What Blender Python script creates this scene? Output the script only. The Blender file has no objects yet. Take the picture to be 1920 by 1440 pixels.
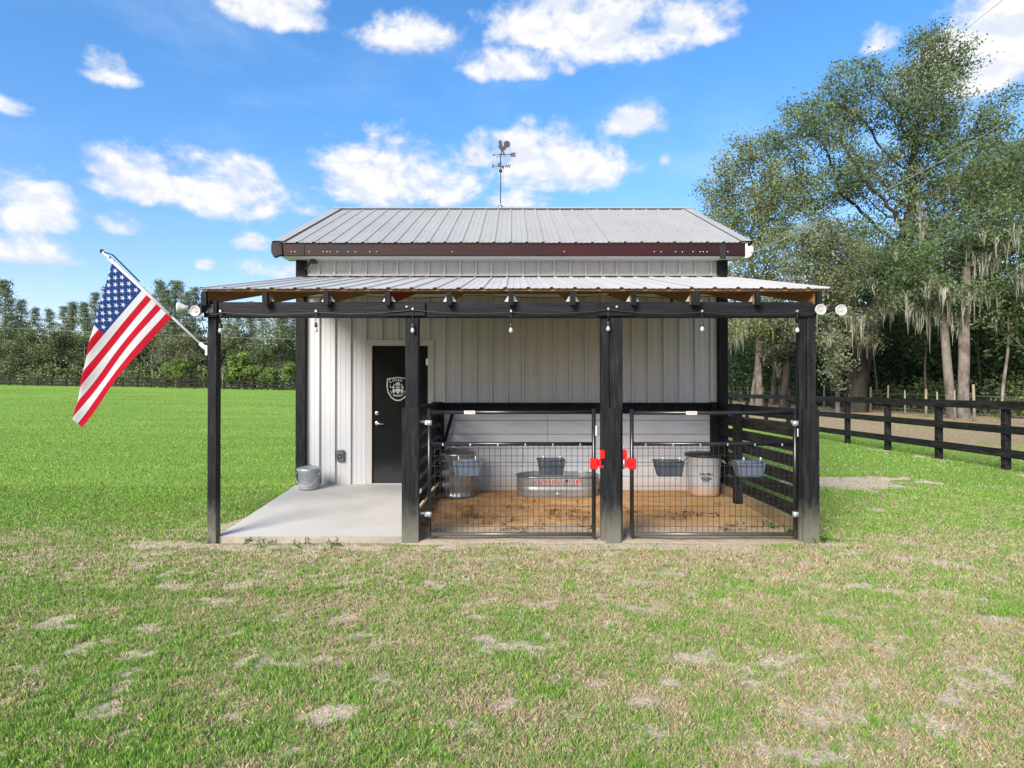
import bpy, bmesh, math, random
import numpy as np
from mathutils import Vector, kdtree

random.seed(11)
RNG = np.random.default_rng(11)
R = math.radians
SC = bpy.context.scene
COL = SC.collection

# ------------------------------------------------------------------ camera
CAM_D, CAM_H, FPX = 9.0, 1.54, 1157.0        # metres in front of the wall, eye height, focal length on a 1920 px wide frame
cam_data = bpy.data.cameras.new('camera')
cam_data.sensor_width = 36.0
cam_data.lens = FPX / 1920.0 * 36.0
cam_data.clip_start = 0.05
cam_data.clip_end = 3000.0
cam = bpy.data.objects.new('camera', cam_data)
COL.objects.link(cam)
cam.location = (0.0, -CAM_D, CAM_H)
cam.rotation_euler = (R(90.0) + math.atan(7.0 / FPX), 0.0, 0.0)
SC.camera = cam

# ------------------------------------------------------------------ light
SUN_AZ, SUN_EL = R(-150.0), R(31.0)          # azimuth from +Y (away from the camera) clockwise, elevation
SUN_STRENGTH, SUN_ANGLE, SKY_STRENGTH, EXPOSURE = 3.0, 28.0, 0.135, 1.42
SC.view_settings.view_transform = 'Standard'
SC.view_settings.look = 'None'
SC.view_settings.exposure = EXPOSURE
SC.view_settings.gamma = 1.0
SC.view_settings.use_curve_mapping = False
SC.cycles.use_denoising = True
SC.cycles.max_bounces = 6
SC.cycles.diffuse_bounces = 3
SC.cycles.transparent_max_bounces = 8
SC.cycles.caustics_reflective = False
SC.cycles.caustics_refractive = False

sun_data = bpy.data.lights.new('sun', 'SUN')
sun_data.energy = SUN_STRENGTH
sun_data.angle = R(SUN_ANGLE)
sun_data.color = (1.0, 0.93, 0.82)
sun = bpy.data.objects.new('sun', sun_data)
COL.objects.link(sun)
sd = Vector((math.sin(SUN_AZ) * math.cos(SUN_EL), math.cos(SUN_AZ) * math.cos(SUN_EL), math.sin(SUN_EL)))
sun.rotation_euler = sd.to_track_quat('Z', 'Y').to_euler()
sun.location = sd * 60

# ------------------------------------------------------------------ node helpers
class NT:
    def __init__(self, tree):
        self.t = tree
    def n(self, typ, **kw):
        nd = self.t.nodes.new(typ)
        for k, v in kw.items():
            setattr(nd, k, v)
        return nd
    def put(self, sock, v):
        if v is None:
            return
        if hasattr(v, 'is_linked') or hasattr(v, 'links'):
            self.t.links.new(v, sock)
        else:
            sock.default_value = v
    def m(self, op, a, b=None, c=None, clamp=False):
        nd = self.n('ShaderNodeMath', operation=op, use_clamp=clamp)
        for i, v in enumerate((a, b, c)):
            self.put(nd.inputs[i], v)
        return nd.outputs[0]
    def mix(self, fac, a, b, blend='MIX'):
        nd = self.n('ShaderNodeMix', data_type='RGBA', blend_type=blend)
        self.put(nd.inputs['Factor'], fac)
        for s, v in (('A', a), ('B', b)):
            sock = [i for i in nd.inputs if i.name == s and i.type == 'RGBA'][0]
            if isinstance(v, tuple) and len(v) == 3:
                v = v + (1.0,)
            self.put(sock, v)
        return [o for o in nd.outputs if o.type == 'RGBA'][0]
    def noise(self, vec, scale, detail=4.0, rough=0.55, dist=0.0):
        nd = self.n('ShaderNodeTexNoise')
        self.put(nd.inputs['Vector'], vec)
        nd.inputs['Scale'].default_value = scale
        nd.inputs['Detail'].default_value = detail
        nd.inputs['Roughness'].default_value = rough
        nd.inputs['Distortion'].default_value = dist
        return nd.outputs['Fac']
    def ss(self, v, lo, hi, a=0.0, b=1.0):
        nd = self.n('ShaderNodeMapRange', interpolation_type='SMOOTHSTEP')
        self.put(nd.inputs['Value'], v)
        nd.inputs['From Min'].default_value = lo
        nd.inputs['From Max'].default_value = hi
        nd.inputs['To Min'].default_value = a
        nd.inputs['To Max'].default_value = b
        return nd.outputs[0]
    def mapping(self, vec, scale=(1, 1, 1), loc=(0, 0, 0)):
        nd = self.n('ShaderNodeMapping')
        self.put(nd.inputs['Vector'], vec)
        nd.inputs['Scale'].default_value = scale
        nd.inputs['Location'].default_value = loc
        return nd.outputs[0]

# ------------------------------------------------------------------ sky
world = bpy.data.worlds.new('World')
SC.world = world
world.cycles.sampling_method = 'MANUAL'
world.cycles.sample_map_resolution = 512
world.use_nodes = True
wt = world.node_tree
wt.nodes.clear()
W = NT(wt)
sky = W.n('ShaderNodeTexSky', sky_type='NISHITA')
sky.sun_disc = False
sky.sun_elevation = SUN_EL
sky.sun_rotation = SUN_AZ
sky.air_density = 1.0
sky.dust_density = 0.6
sky.ozone_density = 2.0
gam = W.n('ShaderNodeHueSaturation')
gam.inputs['Saturation'].default_value = 1.18
gam.inputs['Value'].default_value = 0.66
wt.links.new(sky.outputs[0], gam.inputs['Color'])
tc = W.n('ShaderNodeTexCoord')
dirv = tc.outputs['Generated']
sep = W.n('ShaderNodeSeparateXYZ')
wt.links.new(dirv, sep.inputs[0])
dx, dy, dz = sep.outputs
az = W.m('ARCTAN2', dx, dy)
el = W.m('ARCSINE', dz)
comb = W.n('ShaderNodeCombineXYZ')
wt.links.new(az, comb.inputs[0]); wt.links.new(el, comb.inputs[1])
pv = comb.outputs[0]
sky_col = W.mix(1.0, gam.outputs[0], W.mix(W.ss(el, .02, .50), (.92, .83, .95), (.74, 1.0, 1.14)), 'MULTIPLY')
n_big = W.noise(W.mapping(pv, (1.0, 1.5, 1.0), (3.1, 0.4, 0)), 10.0, 8.0, 0.60, 0.25)
n_off = W.noise(W.mapping(pv, (1.0, 1.5, 1.0), (3.1 + .004, 0.4 + .022, 0)), 10.0, 4.0, 0.58, 0.25)
n_fine = W.noise(W.mapping(pv, (1.0, 1.3, 1.0), (7.7, 1.4, 0)), 30.0, 5.0, 0.6, 0.2)
n_sum = W.m('ADD', W.m('MULTIPLY', W.m('SUBTRACT', n_big, 0.5), 2.9), W.m('MULTIPLY', W.m('SUBTRACT', n_fine, 0.5), 1.3))
# cumulus standing in the sky: azimuth, elevation of the base line, half width, height (degrees), weight
CLOUDS = [(-38.3, 11.6, 3.4, 4.1, 1), (-31.2, 14.8, 4.1, 3.9, 1), (-25.3, 14.5, 6.0, 5.3, 1), (-32.3, 11.9, 1.8, 1.6, 0.7), (-37.7, 9.0, 4.0, 2.2, 0.75), (-10.7, 16.5, 7.8, 6.0, 1), (-8.1, 17.8, 5.5, 3.0, 0.8), (4.3, 18.2, 7.5, 5.2, 0.95), (1.4, 18.7, 4.1, 5.0, 1), (8.1, 18.5, 3.5, 3.5, 0.95), (11.7, 21.9, 3.6, 2.5, 0.95), (-0.7, 26.7, 4.5, 2.6, 0.85), (5.1, 26.9, 0.9, 1.4, 0.5), (-9.8, 28.4, 4.7, 3.2, 0.62), (-6.7, 29.3, 1.3, 1.1, 0.5), (3.9, 29.2, 7.9, 4.8, 1), (10.4, 27.7, 8.0, 4.5, 0.9), (15.8, 28.3, 5.4, 3.6, 0.9), (-21.2, 28.9, 5.0, 3.5, 1), (-33.2, 22.6, 2.2, 2.0, 0.6), (-39.8, 19.0, 1.8, 1.5, 0.7), (37.2, 21.2, 5.7, 4.5, 1.05), (38.2, 22.2, 4.6, 6.6, 1.1), (30.8, 25.2, 1.6, 1.6, 0.7), (-20.7, 9.4, 3.7, 2.2, 0.75), (-22.9, 11.6, 1.6, 1.4, 0.55), (-19.5, 14.8, 3.3, 1.8, 0.42), (0.4, 16.3, 3.1, 1.6, 0.5), (-3.1, 19.6, 1.7, 2.9, 0.45), (-26.4, 9.8, 0.7, 0.8, 0.5), (14.0, 19.4, 0.6, 1.0, 0.4)]
dens = None
def vm(op, *ins):
    nd = W.n('ShaderNodeVectorMath', operation=op)
    for i, v in enumerate(ins):
        W.put(nd.inputs[i], v)
    return nd.outputs['Value'] if op == 'DOT_PRODUCT' else nd.outputs[0]
for a_, e_, w_, h_, k_ in CLOUDS:
    sx, sy = 1.0 / R(w_), 1.0 / R(h_ * .80)
    q = vm('MULTIPLY_ADD', pv, (sx, sy, 0), (-R(a_) * sx, -R(e_ + h_ * .22) * sy, 0))
    q = vm('MAXIMUM', q, vm('MULTIPLY', q, (-1.0, -2.3, 0)))        # flat base, heaped top
    f = W.m('MULTIPLY_ADD', vm('DOT_PRODUCT', q, q), -k_, k_)
    dens = f if dens is None else W.m('MAXIMUM', dens, f)
dens = W.m('MAXIMUM', dens, -3.0)
cl = W.m('ADD', dens, n_sum)
mask_a = W.ss(cl, -0.15, 0.85)
# cumulus carries on round the unseen sky, its cover thickened for neutral fill light
proj = W.n('ShaderNodeVectorMath', operation='DIVIDE')
cz = W.n('ShaderNodeCombineXYZ')
zz = W.m('MAXIMUM', dz, 0.04)
for i in range(3):
    wt.links.new(zz, cz.inputs[i])
wt.links.new(dirv, proj.inputs[0]); wt.links.new(cz.outputs[0], proj.inputs[1])
n_gen = W.noise(proj.outputs[0], 0.9, 7.0, 0.58, 0.4)
mask_b = W.ss(n_gen, 0.46, 0.60)
outside = W.ss(W.m('ABSOLUTE', az), R(44), R(52))
above = W.ss(el, R(33), R(39))
far = W.m('MAXIMUM', outside, above)
mask_b = W.m('MULTIPLY', W.m('MULTIPLY', mask_b, far), W.ss(el, 0.03, 0.16))
mask = W.m('MAXIMUM', mask_a, mask_b)
mask = W.m('MULTIPLY', mask, 0.97)
shade = W.m('ADD', W.ss(cl, 0.0, 1.1, 0.0, .5), W.ss(W.m('SUBTRACT', n_big, n_off), -.08, .08, 0.0, .6))
cloud_col = W.mix(shade, (1.95, 2.17, 2.65), (2.85, 2.83, 2.8))
wisp = W.ss(W.noise(W.mapping(pv, (1.0, 2.4, 1.0), (1.7, 2.2, 0)), 3.2, 5.0, 0.6, 0.3), 0.45, 0.85, 0.0, 0.22)
sky2 = W.mix(wisp, sky_col, (2.6, 2.9, 3.5))
fin = W.mix(mask, sky2, cloud_col)
bg = W.n('ShaderNodeBackground')
wt.links.new(fin, bg.inputs['Color'])
bg.inputs['Strength'].default_value = SKY_STRENGTH
wo = W.n('ShaderNodeOutputWorld')
wt.links.new(bg.outputs[0], wo.inputs['Surface'])

# ------------------------------------------------------------------ materials
MATS = {}
def new_mat(name):
    m = bpy.data.materials.new(name)
    m.use_nodes = True
    t = m.node_tree
    t.nodes.clear()
    n = NT(t)
    b = n.n('ShaderNodeBsdfPrincipled')
    o = n.n('ShaderNodeOutputMaterial')
    t.links.new(b.outputs[0], o.inputs['Surface'])
    MATS[name] = m
    return m, n, b, o

def mat(name, col, rough=0.6, metal=0.0, col2=None, scale=6.0, stretch=(1, 1, 1), lo=0.35, hi=0.7, bump=0.0, bscale=40.0, spec=0.5,
        dirt=None, dirt_z=None, detail=5.0, bstretch=None):
    """Principled with noise between two colours, fine relief, and optional dirt splashed up to a height (z0 full, z1 none)."""
    m, n, b, o = new_mat(name)
    g = n.n('ShaderNodeNewGeometry').outputs['Position']
    c = col + (1.0,)
    if col2 is not None:
        f = n.ss(n.noise(n.mapping(g, stretch), scale, detail, 0.6, 0.3), lo, hi)
        c = n.mix(f, col, col2)
    if dirt is not None:
        s = n.n('ShaderNodeSeparateXYZ')
        n.put(s.inputs[0], g)
        z = n.m('ADD', s.outputs[2], n.m('MULTIPLY', n.m('SUBTRACT', n.noise(n.mapping(g, (1, 1, .35)), 22.0, 5.0, 0.7), 0.5), 0.8 * (dirt_z[1] - dirt_z[0])))
        f = n.ss(z, dirt_z[0], dirt_z[1], dirt_z[2], 0.0)
        c = n.mix(f, c, dirt)
    n.put(b.inputs['Base Color'], c)
    b.inputs['Roughness'].default_value = rough
    b.inputs['Metallic'].default_value = metal
    b.inputs['Specular IOR Level'].default_value = spec
    if bump:
        bn = n.n('ShaderNodeBump')
        bn.inputs['Strength'].default_value = bump
        bn.inputs['Distance'].default_value = 0.01
        n.put(bn.inputs['Height'], n.noise(n.mapping(g, bstretch or stretch), bscale, 4.0, 0.6))
        n.put(b.inputs['Normal'], bn.outputs[0])
    return m

mat('siding', (.46, .462, .488), .42, 0.0, (.415, .417, .44), 3.0, (1, 1, .25), .3, .75, spec=.5, dirt=(.50, .47, .42), dirt_z=(.1, .5, .45))
mat('roof_metal', (.31, .303, .292), .5, 0.05, (.27, .263, .252), 1.6, (1.2, .4, .4), .3, .8, spec=.35, bump=.06, bscale=5)
mat('porch_metal', (.46, .445, .43), .45, 0.05, (.40, .385, .365), 1.8, (1.2, .4, .4), .3, .8, spec=.4, bump=.06, bscale=5)
mat('trim_white', (.62, .62, .61), .42, 0.1, (.54, .54, .54), 5, spec=.5)
mat('trim_grey', (.014, .014, .015), .55, 0.0, (.026, .026, .028), 4, spec=.12)
mat('fascia_maroon', (.030, .0045, .006), .5, 0.0, (.012, .006, .007), 1.1, (.55, 1, 1.6), .42, .68, bump=.1, bscale=30, spec=.18)  # broad dark noise paints in the reflection gradient along the board
mat('black_wood', (.006, .0062, .0075), .6, 0.0, (.018, .0185, .021), 9, (3, 3, .35), .35, .78, bump=.5, bscale=34, bstretch=(3, 3, .25), spec=.12)
mat('black_post', (.006, .0063, .008), .55, 0.0, (.022, .0225, .026), 9, (3, 3, .35), .38, .8, bump=.6, bscale=34, bstretch=(3, 3, .22), spec=.14,
    dirt=(.15, .145, .115), dirt_z=(.0, .48, .8))
mat('black_beam', (.006, .0065, .008), .55, 0.0, (.016, .0165, .020), 8, (.3, 3, 3), .35, .8, bump=.5, bscale=30, bstretch=(.25, 3, 3), spec=.14)
mat('fence_black', (.009, .0085, .009), .65, 0.0, (.030, .028, .027), 7, (3, .35, 3), .35, .75, bump=.5, bscale=30, bstretch=(3, .25, 3), spec=.1)
mat('bare_wood', (.34, .185, .085), .75, 0.0, (.20, .105, .05), 7, (4, .4, 4), .3, .75, bump=.3, bscale=30, bstretch=(4, .3, 4), spec=.2)
mat('ledger_wood', (.24, .15, .075), .8, 0.0, (.13, .085, .05), 6, (.4, 4, 4), .3, .75, spec=.2)
mat('red_wood', (.25, .03, .02), .7, 0.0, (.17, .06, .03), 6, spec=.2)
mat('white_board', (.57, .575, .60), .62, 0.0, (.47, .475, .50), 4.0, (.35, 2, 3), .35, .75, bump=.35, bscale=24, bstretch=(.25, 3, 3), spec=.3,
    dirt=(.40, .27, .17), dirt_z=(.04, .32, .6))
mat('kick_board', (.25, .165, .095), .85, 0.0, (.15, .12, .075), 5, (1, .4, 2), .3, .75, bump=.4, bscale=24, spec=.15)
mat('door_black', (.0030, .0042, .0038), .5, 0.0, (.0045, .0065, .005), 3, spec=.12, dirt=(.045, .043, .052), dirt_z=(.2, .55, .75))
mat('door_frame', (.45, .42, .395), .5, 0.0, (.41, .38, .36), 3, spec=.4)
mat('emblem_white', (.62, .61, .56), .6, 0.0, (.5, .49, .45), 30)
mat('concrete', (.50, .475, .44), .72, 0.0, (.43, .405, .37), 1.4, (1, 1, 1), .35, .75, bump=.12, bscale=90, spec=.3)
mat('concrete_edge', (.34, .29, .245), .85, 0.0, (.25, .215, .18), 7, (1, 1, 2), bump=.5, bscale=60, spec=.2)
mat('galvanized', (.40, .40, .40), .33, 0.85, (.24, .25, .265), 9, (1, 1, 1), .3, .75, bump=.05, bscale=20)
mat('galvanized_light', (.42, .445, .47), .42, 0.55, (.34, .36, .385), 8, (1, 1, 1), .3, .7)
mat('tank_metal', (.31, .315, .32), .42, 0.4, (.23, .235, .24), 5, (1, 1, 1), .3, .75)
mat('tank_water', (.10, .16, .17), .04, 0.0, None, spec=.6)
mat('gate_black', (.006, .0065, .009), .3, 0.0, (.012, .0125, .016), 8, spec=.6, dirt=(.20, .19, .16), dirt_z=(.04, .22, .3))
mat('mesh_wire', (.016, .018, .021), .4, 0.5, (.05, .052, .055), 20, spec=.5)
mat('zinc', (.62, .63, .64), .35, 0.7, (.45, .46, .47), 20)
mat('latch_red', (.62, .006, .008), .32, 0.0, (.50, .004, .006), 8, spec=.5)
mat('feeder_plastic', (.030, .036, .046), .5, 0.0, (.045, .052, .066), 6, spec=.4)
mat('feeder_blue', (.055, .072, .105), .5, 0.0, (.075, .092, .13), 6, spec=.4)
mat('can_white', (.34, .35, .375), .5, 0.0, (.29, .30, .32), 4, spec=.4, dirt=(.42, .22, .10), dirt_z=(.06, .27, .8))
mat('can_lid', (.012, .013, .016), .4, 0.0, (.022, .022, .025), 6)
mat('lettering_black', (.02, .02, .022), .6)
mat('lettering_red', (.42, .02, .02), .5)
mat('lettering_white', (.50, .49, .47), .5)
mat('lettering_navy', (.012, .016, .06), .5)
mat('outlet_grey', (.085, .085, .095), .45, 0.0, (.12, .12, .13), 12)
mat('lamp_white', (.46, .46, .46), .4, 0.0, (.40, .40, .39), 10)
mat('lamp_lens', (.34, .34, .335), .2, 0.0, (.28, .28, .275), 30, spec=.6)
mat('lamp_sensor', (.45, .30, .22), .5)
mat('rubber_black', (.012, .012, .013), .5)
mat('iron_vane', (.010, .0095, .009), .6, 0.0, (.020, .018, .017), 14)
mat('copper_vane', (.06, .028, .024), .6, 0.0, (.04, .022, .018), 14)
mat('pole_white', (.66, .67, .70), .35, 0.2, (.58, .59, .62), 8)
mat('blue_plastic', (.012, .085, .16), .35)
mat('cream_plastic', (.60, .52, .34), .5)
mat('screw_dark', (.07, .065, .06), .5, .4)
mat('screw_white', (.70, .70, .66), .4)
mat('post_grey', (.26, .225, .16), .85, 0.0, (.18, .15, .10), 6, (3, 3, .5), bump=.3, bscale=20, spec=.1)
mat('cable_grey', (.20, .20, .20), .5)
mat('bark_dark', (.058, .048, .040), .9, 0.0, (.026, .022, .019), 3.0, (1, 1, .3), .3, .7, bump=1.0, bscale=9, bstretch=(1, 1, .25), spec=.15)
mat('bark_pale', (.19, .165, .14), .9, 0.0, (.085, .068, .056), 3.2, (1, 1, .5), .35, .68, bump=1.0, bscale=9, bstretch=(1, 1, .4), spec=.15)
mat('bark_grey', (.13, .115, .10), .9, 0.0, (.07, .06, .05), 4, (1, 1, .3), bump=.6, bscale=9, spec=.1)

def glass_mat():
    m, n, b, o = new_mat('bulb_glass')
    b.inputs['Base Color'].default_value = (.85, .85, .8, 1)
    b.inputs['Roughness'].default_value = .06
    b.inputs['Transmission Weight'].default_value = .55
    b.inputs['IOR'].default_value = 1.2
glass_mat()

def leaf_mat(name, trans=0.3, rough=0.55, spec=.25, up=0.0):
    m, n, b, o = new_mat(name)
    at = n.n('ShaderNodeAttribute')
    at.attribute_name = 'col'
    n.put(b.inputs['Base Color'], at.outputs['Color'])
    b.inputs['Roughness'].default_value = rough
    b.inputs['Specular IOR Level'].default_value = spec
    if up:
        # short turf scatters like its whole surface: lean the shading normal upwards
        gn = n.n('ShaderNodeNewGeometry').outputs['Normal']
        vm_ = n.n('ShaderNodeVectorMath', operation='MULTIPLY_ADD')
        n.put(vm_.inputs[0], gn); vm_.inputs[1].default_value = (1 - up,) * 3; vm_.inputs[2].default_value = (0, 0, up)
        nz = n.n('ShaderNodeVectorMath', operation='NORMALIZE'); n.put(nz.inputs[0], vm_.outputs[0])
        n.put(b.inputs['Normal'], nz.outputs[0])
    tr = n.n('ShaderNodeBsdfTranslucent')
    n.put(tr.inputs['Color'], n.mix(1.0, at.outputs['Color'], (1.15, 1.2, .7), 'MULTIPLY'))
    ms = n.n('ShaderNodeMixShader')
    ms.inputs[0].default_value = trans
    m.node_tree.links.new(b.outputs[0], ms.inputs[1])
    m.node_tree.links.new(tr.outputs[0], ms.inputs[2])
    m.node_tree.links.new(ms.outputs[0], o.inputs['Surface'])
leaf_mat('leaf', .3, .55, .2, .42)
leaf_mat('blade', .25, .6, .2, .75)
leaf_mat('moss', .2, .9, .05)

# ------------------------------------------------------------------ mesh helpers
class MB:
    """Collects pieces of one part; build() links them as one mesh object."""
    def __init__(self):
        self.v, self.f, self.s = [], [], []
    def add(self, vs, fs, smooth=False):
        k = len(self.v)
        self.v += [tuple(p) for p in vs]
        self.f += [tuple(i + k for i in q) for q in fs]
        self.s += [smooth] * len(fs)
        return self
    def box(self, x0, x1, y0, y1, z0, z1, bev=0.0):
        if bev <= 0:
            vs = [(x0, y0, z0), (x1, y0, z0), (x1, y1, z0), (x0, y1, z0), (x0, y0, z1), (x1, y0, z1), (x1, y1, z1), (x0, y1, z1)]
            return self.add(vs, [(0, 3, 2, 1), (4, 5, 6, 7), (0, 1, 5, 4), (1, 2, 6, 5), (2, 3, 7, 6), (3, 0, 4, 7)])
        bm = bmesh.new()
        bmesh.ops.create_cube(bm, size=1.0)
        for v in bm.verts:
            v.co = Vector(((x0 + x1) / 2 + v.co.x * (x1 - x0), (y0 + y1) / 2 + v.co.y * (y1 - y0), (z0 + z1) / 2 + v.co.z * (z1 - z0)))
        bmesh.ops.bevel(bm, geom=list(bm.edges), offset=bev, segments=1, affect='EDGES')
        bm.verts.ensure_lookup_table()
        vs = [v.co.copy() for v in bm.verts]
        fs = [[v.index for v in f.verts] for f in bm.faces]
        bm.free()
        return self.add(vs, fs)
    def beam(self, p0, p1, w, h, up=(0, 0, 1), bev=0.0):
        """Rectangular bar from p0 to p1: w across, h along up."""
        p0, p1, up = Vector(p0), Vector(p1), Vector(up)
        d = (p1 - p0).normalized()
        sx = d.cross(up).normalized()
        uz = sx.cross(d).normalized()
        vs = []
        for p in (p0, p1):
            for a, b in ((-1, -1), (1, -1), (1, 1), (-1, 1)):
                vs.append(p + sx * (a * w / 2) + uz * (b * h / 2))
        return self.add(vs, [(0, 1, 2, 3), (7, 6, 5, 4), (0, 4, 5, 1), (1, 5, 6, 2), (2, 6, 7, 3), (3, 7, 4, 0)])
    def tube(self, pts, r, n=10, caps=True, r2=None):
        pts = [Vector(p) for p in pts]
        vs, fs = [], []
        m = len(pts)
        for i, p in enumerate(pts):
            a = pts[max(i - 1, 0)]; b = pts[min(i + 1, m - 1)]
            d = (b - a).normalized()
            ref = Vector((0, 0, 1)) if abs(d.z) < .9 else Vector((1, 0, 0))
            sx = d.cross(ref).normalized(); sy = d.cross(sx).normalized()
            rr = r if r2 is None else r + (r2 - r) * i / (m - 1)
            for k in range(n):
                t = 2 * math.pi * k / n
                vs.append(p + sx * (math.cos(t) * rr) + sy * (math.sin(t) * rr))
        for i in range(m - 1):
            for k in range(n):
                k2 = (k + 1) % n
                fs.append((i * n + k, (i + 1) * n + k, (i + 1) * n + k2, i * n + k2))
        self.add(vs, fs, True)
        if caps:
            base = len(self.v) - len(vs)
            self.f.append(tuple(base + k for k in range(n))); self.s.append(False)
            self.f.append(tuple(base + (m - 1) * n + k for k in reversed(range(n)))); self.s.append(False)
        return self
    def lathe(self, prof, c, n=32, axis='Z', smooth=True, ripple=None):
        """Revolve (radius, height) pairs round an axis through c."""
        vs, fs = [], []
        for j, (r, h) in enumerate(prof):
            for k in range(n):
                t = 2 * math.pi * k / n
                rr = r * (1.0 + (ripple(j, k) if ripple else 0.0))
                a, b = rr * math.cos(t), rr * math.sin(t)
                vs.append({'Z': (c[0] + a, c[1] + b, c[2] + h), 'Y': (c[0] + a, c[1] + h, c[2] + b), 'X': (c[0] + h, c[1] + a, c[2] + b)}[axis])
        for j in range(len(prof) - 1):
            for k in range(n):
                k2 = (k + 1) % n
                fs.append((j * n + k, j * n + k2, (j + 1) * n + k2, (j + 1) * n + k))
        return self.add(vs, fs, smooth)
    def prism(self, poly, y0, y1):
        """Polygon in x, z pushed out from y0 to y1."""
        n = len(poly)
        vs = [(x, y0, z) for x, z in poly] + [(x, y1, z) for x, z in poly]
        fs = [tuple(range(n)), tuple(reversed(range(n, 2 * n)))] + [(i, i + n, (i + 1) % n + n, (i + 1) % n) for i in range(n)]
        return self.add(vs, fs)
    def sheet(self, rows):
        """Grid of points."""
        n = len(rows[0])
        vs = [p for r in rows for p in r]
        fs = [(i * n + k, i * n + k + 1, (i + 1) * n + k + 1, (i + 1) * n + k) for i in range(len(rows) - 1) for k in range(n - 1)]
        return self.add(vs, fs)
    def build(self, name, material, parent=None, origin=None):
        me = bpy.data.meshes.new(name)
        off = root_loc(parent) if parent is not None else Vector(origin or (0, 0, 0))
        me.from_pydata([(p[0] - off.x, p[1] - off.y, p[2] - off.z) for p in self.v], [], self.f)
        me.polygons.foreach_set('use_smooth', self.s)
        me.materials.append(MATS[material])
        me.update()
        o = bpy.data.objects.new(name, me)
        COL.objects.link(o)
        if parent is not None:
            o.parent = parent
        else:
            o.location = off
        return o

def root_loc(o):
    v = Vector(o.location)
    while o.parent is not None:
        o = o.parent
        v += Vector(o.location)
    return v

def tag(o, label=None, cat=None, group=None, kind=None):
    if label: o['label'] = label
    if cat: o['category'] = cat
    if group: o['group'] = group
    if kind: o['kind'] = kind
    return o

def empty(name, loc, label, cat, group=None):
    o = bpy.data.objects.new(name, None)
    o.empty_display_size = .2
    COL.objects.link(o)
    o.location = loc
    return tag(o, label, cat, group)

def part(name, material, parent, fn):
    mb = MB()
    fn(mb)
    return mb.build(name, material, parent)

def copy_tree(o, parent=None):
    c = o.copy()
    COL.objects.link(c)
    c.parent = parent
    for ch in list(o.children):
        copy_tree(ch, c)
    return c

def text_mb(body, size, loc, depth=.003, ry=None, squash=1.0, bold=0.0, align='CENTER', rotz=0.0, tilt=0.0):
    """Lettering facing -Y, standing at loc."""
    cu = bpy.data.curves.new('lettering', 'FONT')
    cu.body = body
    cu.size = size
    cu.extrude = depth
    cu.offset = bold
    cu.align_x = align
    cu.align_y = 'CENTER'
    cu.resolution_u = 2
    ob = bpy.data.objects.new('lettering', cu)
    me = bpy.data.meshes.new_from_object(ob)
    mb = MB()
    ct, st = math.cos(tilt), math.sin(tilt)
    vs = []
    for v in me.vertices:
        x, z = v.co.x * squash, v.co.y
        x, z = x * ct - z * st, x * st + z * ct
        y = -v.co.z
        c, s = math.cos(rotz), math.sin(rotz)
        vs.append((loc[0] + x * c - y * s, loc[1] + x * s + y * c, loc[2] + z))
    mb.add(vs, [tuple(p.vertices) for p in me.polygons])
    bpy.data.objects.remove(ob)
    bpy.data.curves.remove(cu)
    bpy.data.meshes.remove(me)
    return mb

def at(px, py, d):
    """World point seen at a place of the 1920 x 1440 frame, d metres out from the camera."""
    return Vector(((px - 960) / FPX * d, d - CAM_D, CAM_H + (727 - py) / FPX * d))

# ------------------------------------------------------------------ numpy noise
def vnoise(x, y, seed=0):
    xi, yi = np.floor(x), np.floor(y)
    xf, yf = x - xi, y - yi
    u, v = xf * xf * (3 - 2 * xf), yf * yf * (3 - 2 * yf)
    def h(a, b):
        s = np.sin(a * 127.1 + b * 311.7 + seed * 74.7) * 43758.5453
        return s - np.floor(s)
    return (h(xi, yi) * (1 - u) + h(xi + 1, yi) * u) * (1 - v) + (h(xi, yi + 1) * (1 - u) + h(xi + 1, yi + 1) * u) * v

def fbm(x, y, seed=0, o=4, g=.5):
    t, a, s = 0, 1.0, 0
    for i in range(o):
        t = t + a * vnoise(x, y, seed + i * 13)
        s += a
        a *= g
        x, y = x * 2.03 + 5.2, y * 2.03 + 1.3
    return t / s

def sstep(v, a, b):
    t = np.clip((v - a) / (b - a), 0, 1)
    return t * t * (3 - 2 * t)

def ground_z(x, y):
    x, y = np.asarray(x, float), np.asarray(y, float)
    roll = (fbm(x * .09, y * .09, 8, 3) - .5) * .5 * sstep(y, 14, 50) * (1 - sstep(np.abs(x), 200, 400))
    return sstep(y, 8, 80) * np.maximum(0.0, .5 - .0198 * x) + sstep(y, 84, 200) * .6 + roll

def gauss(x, y, cx, cy, rx, ry):
    return np.exp(-(((x - cx) / rx) ** 2 + ((y - cy) / ry) ** 2))

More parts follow.
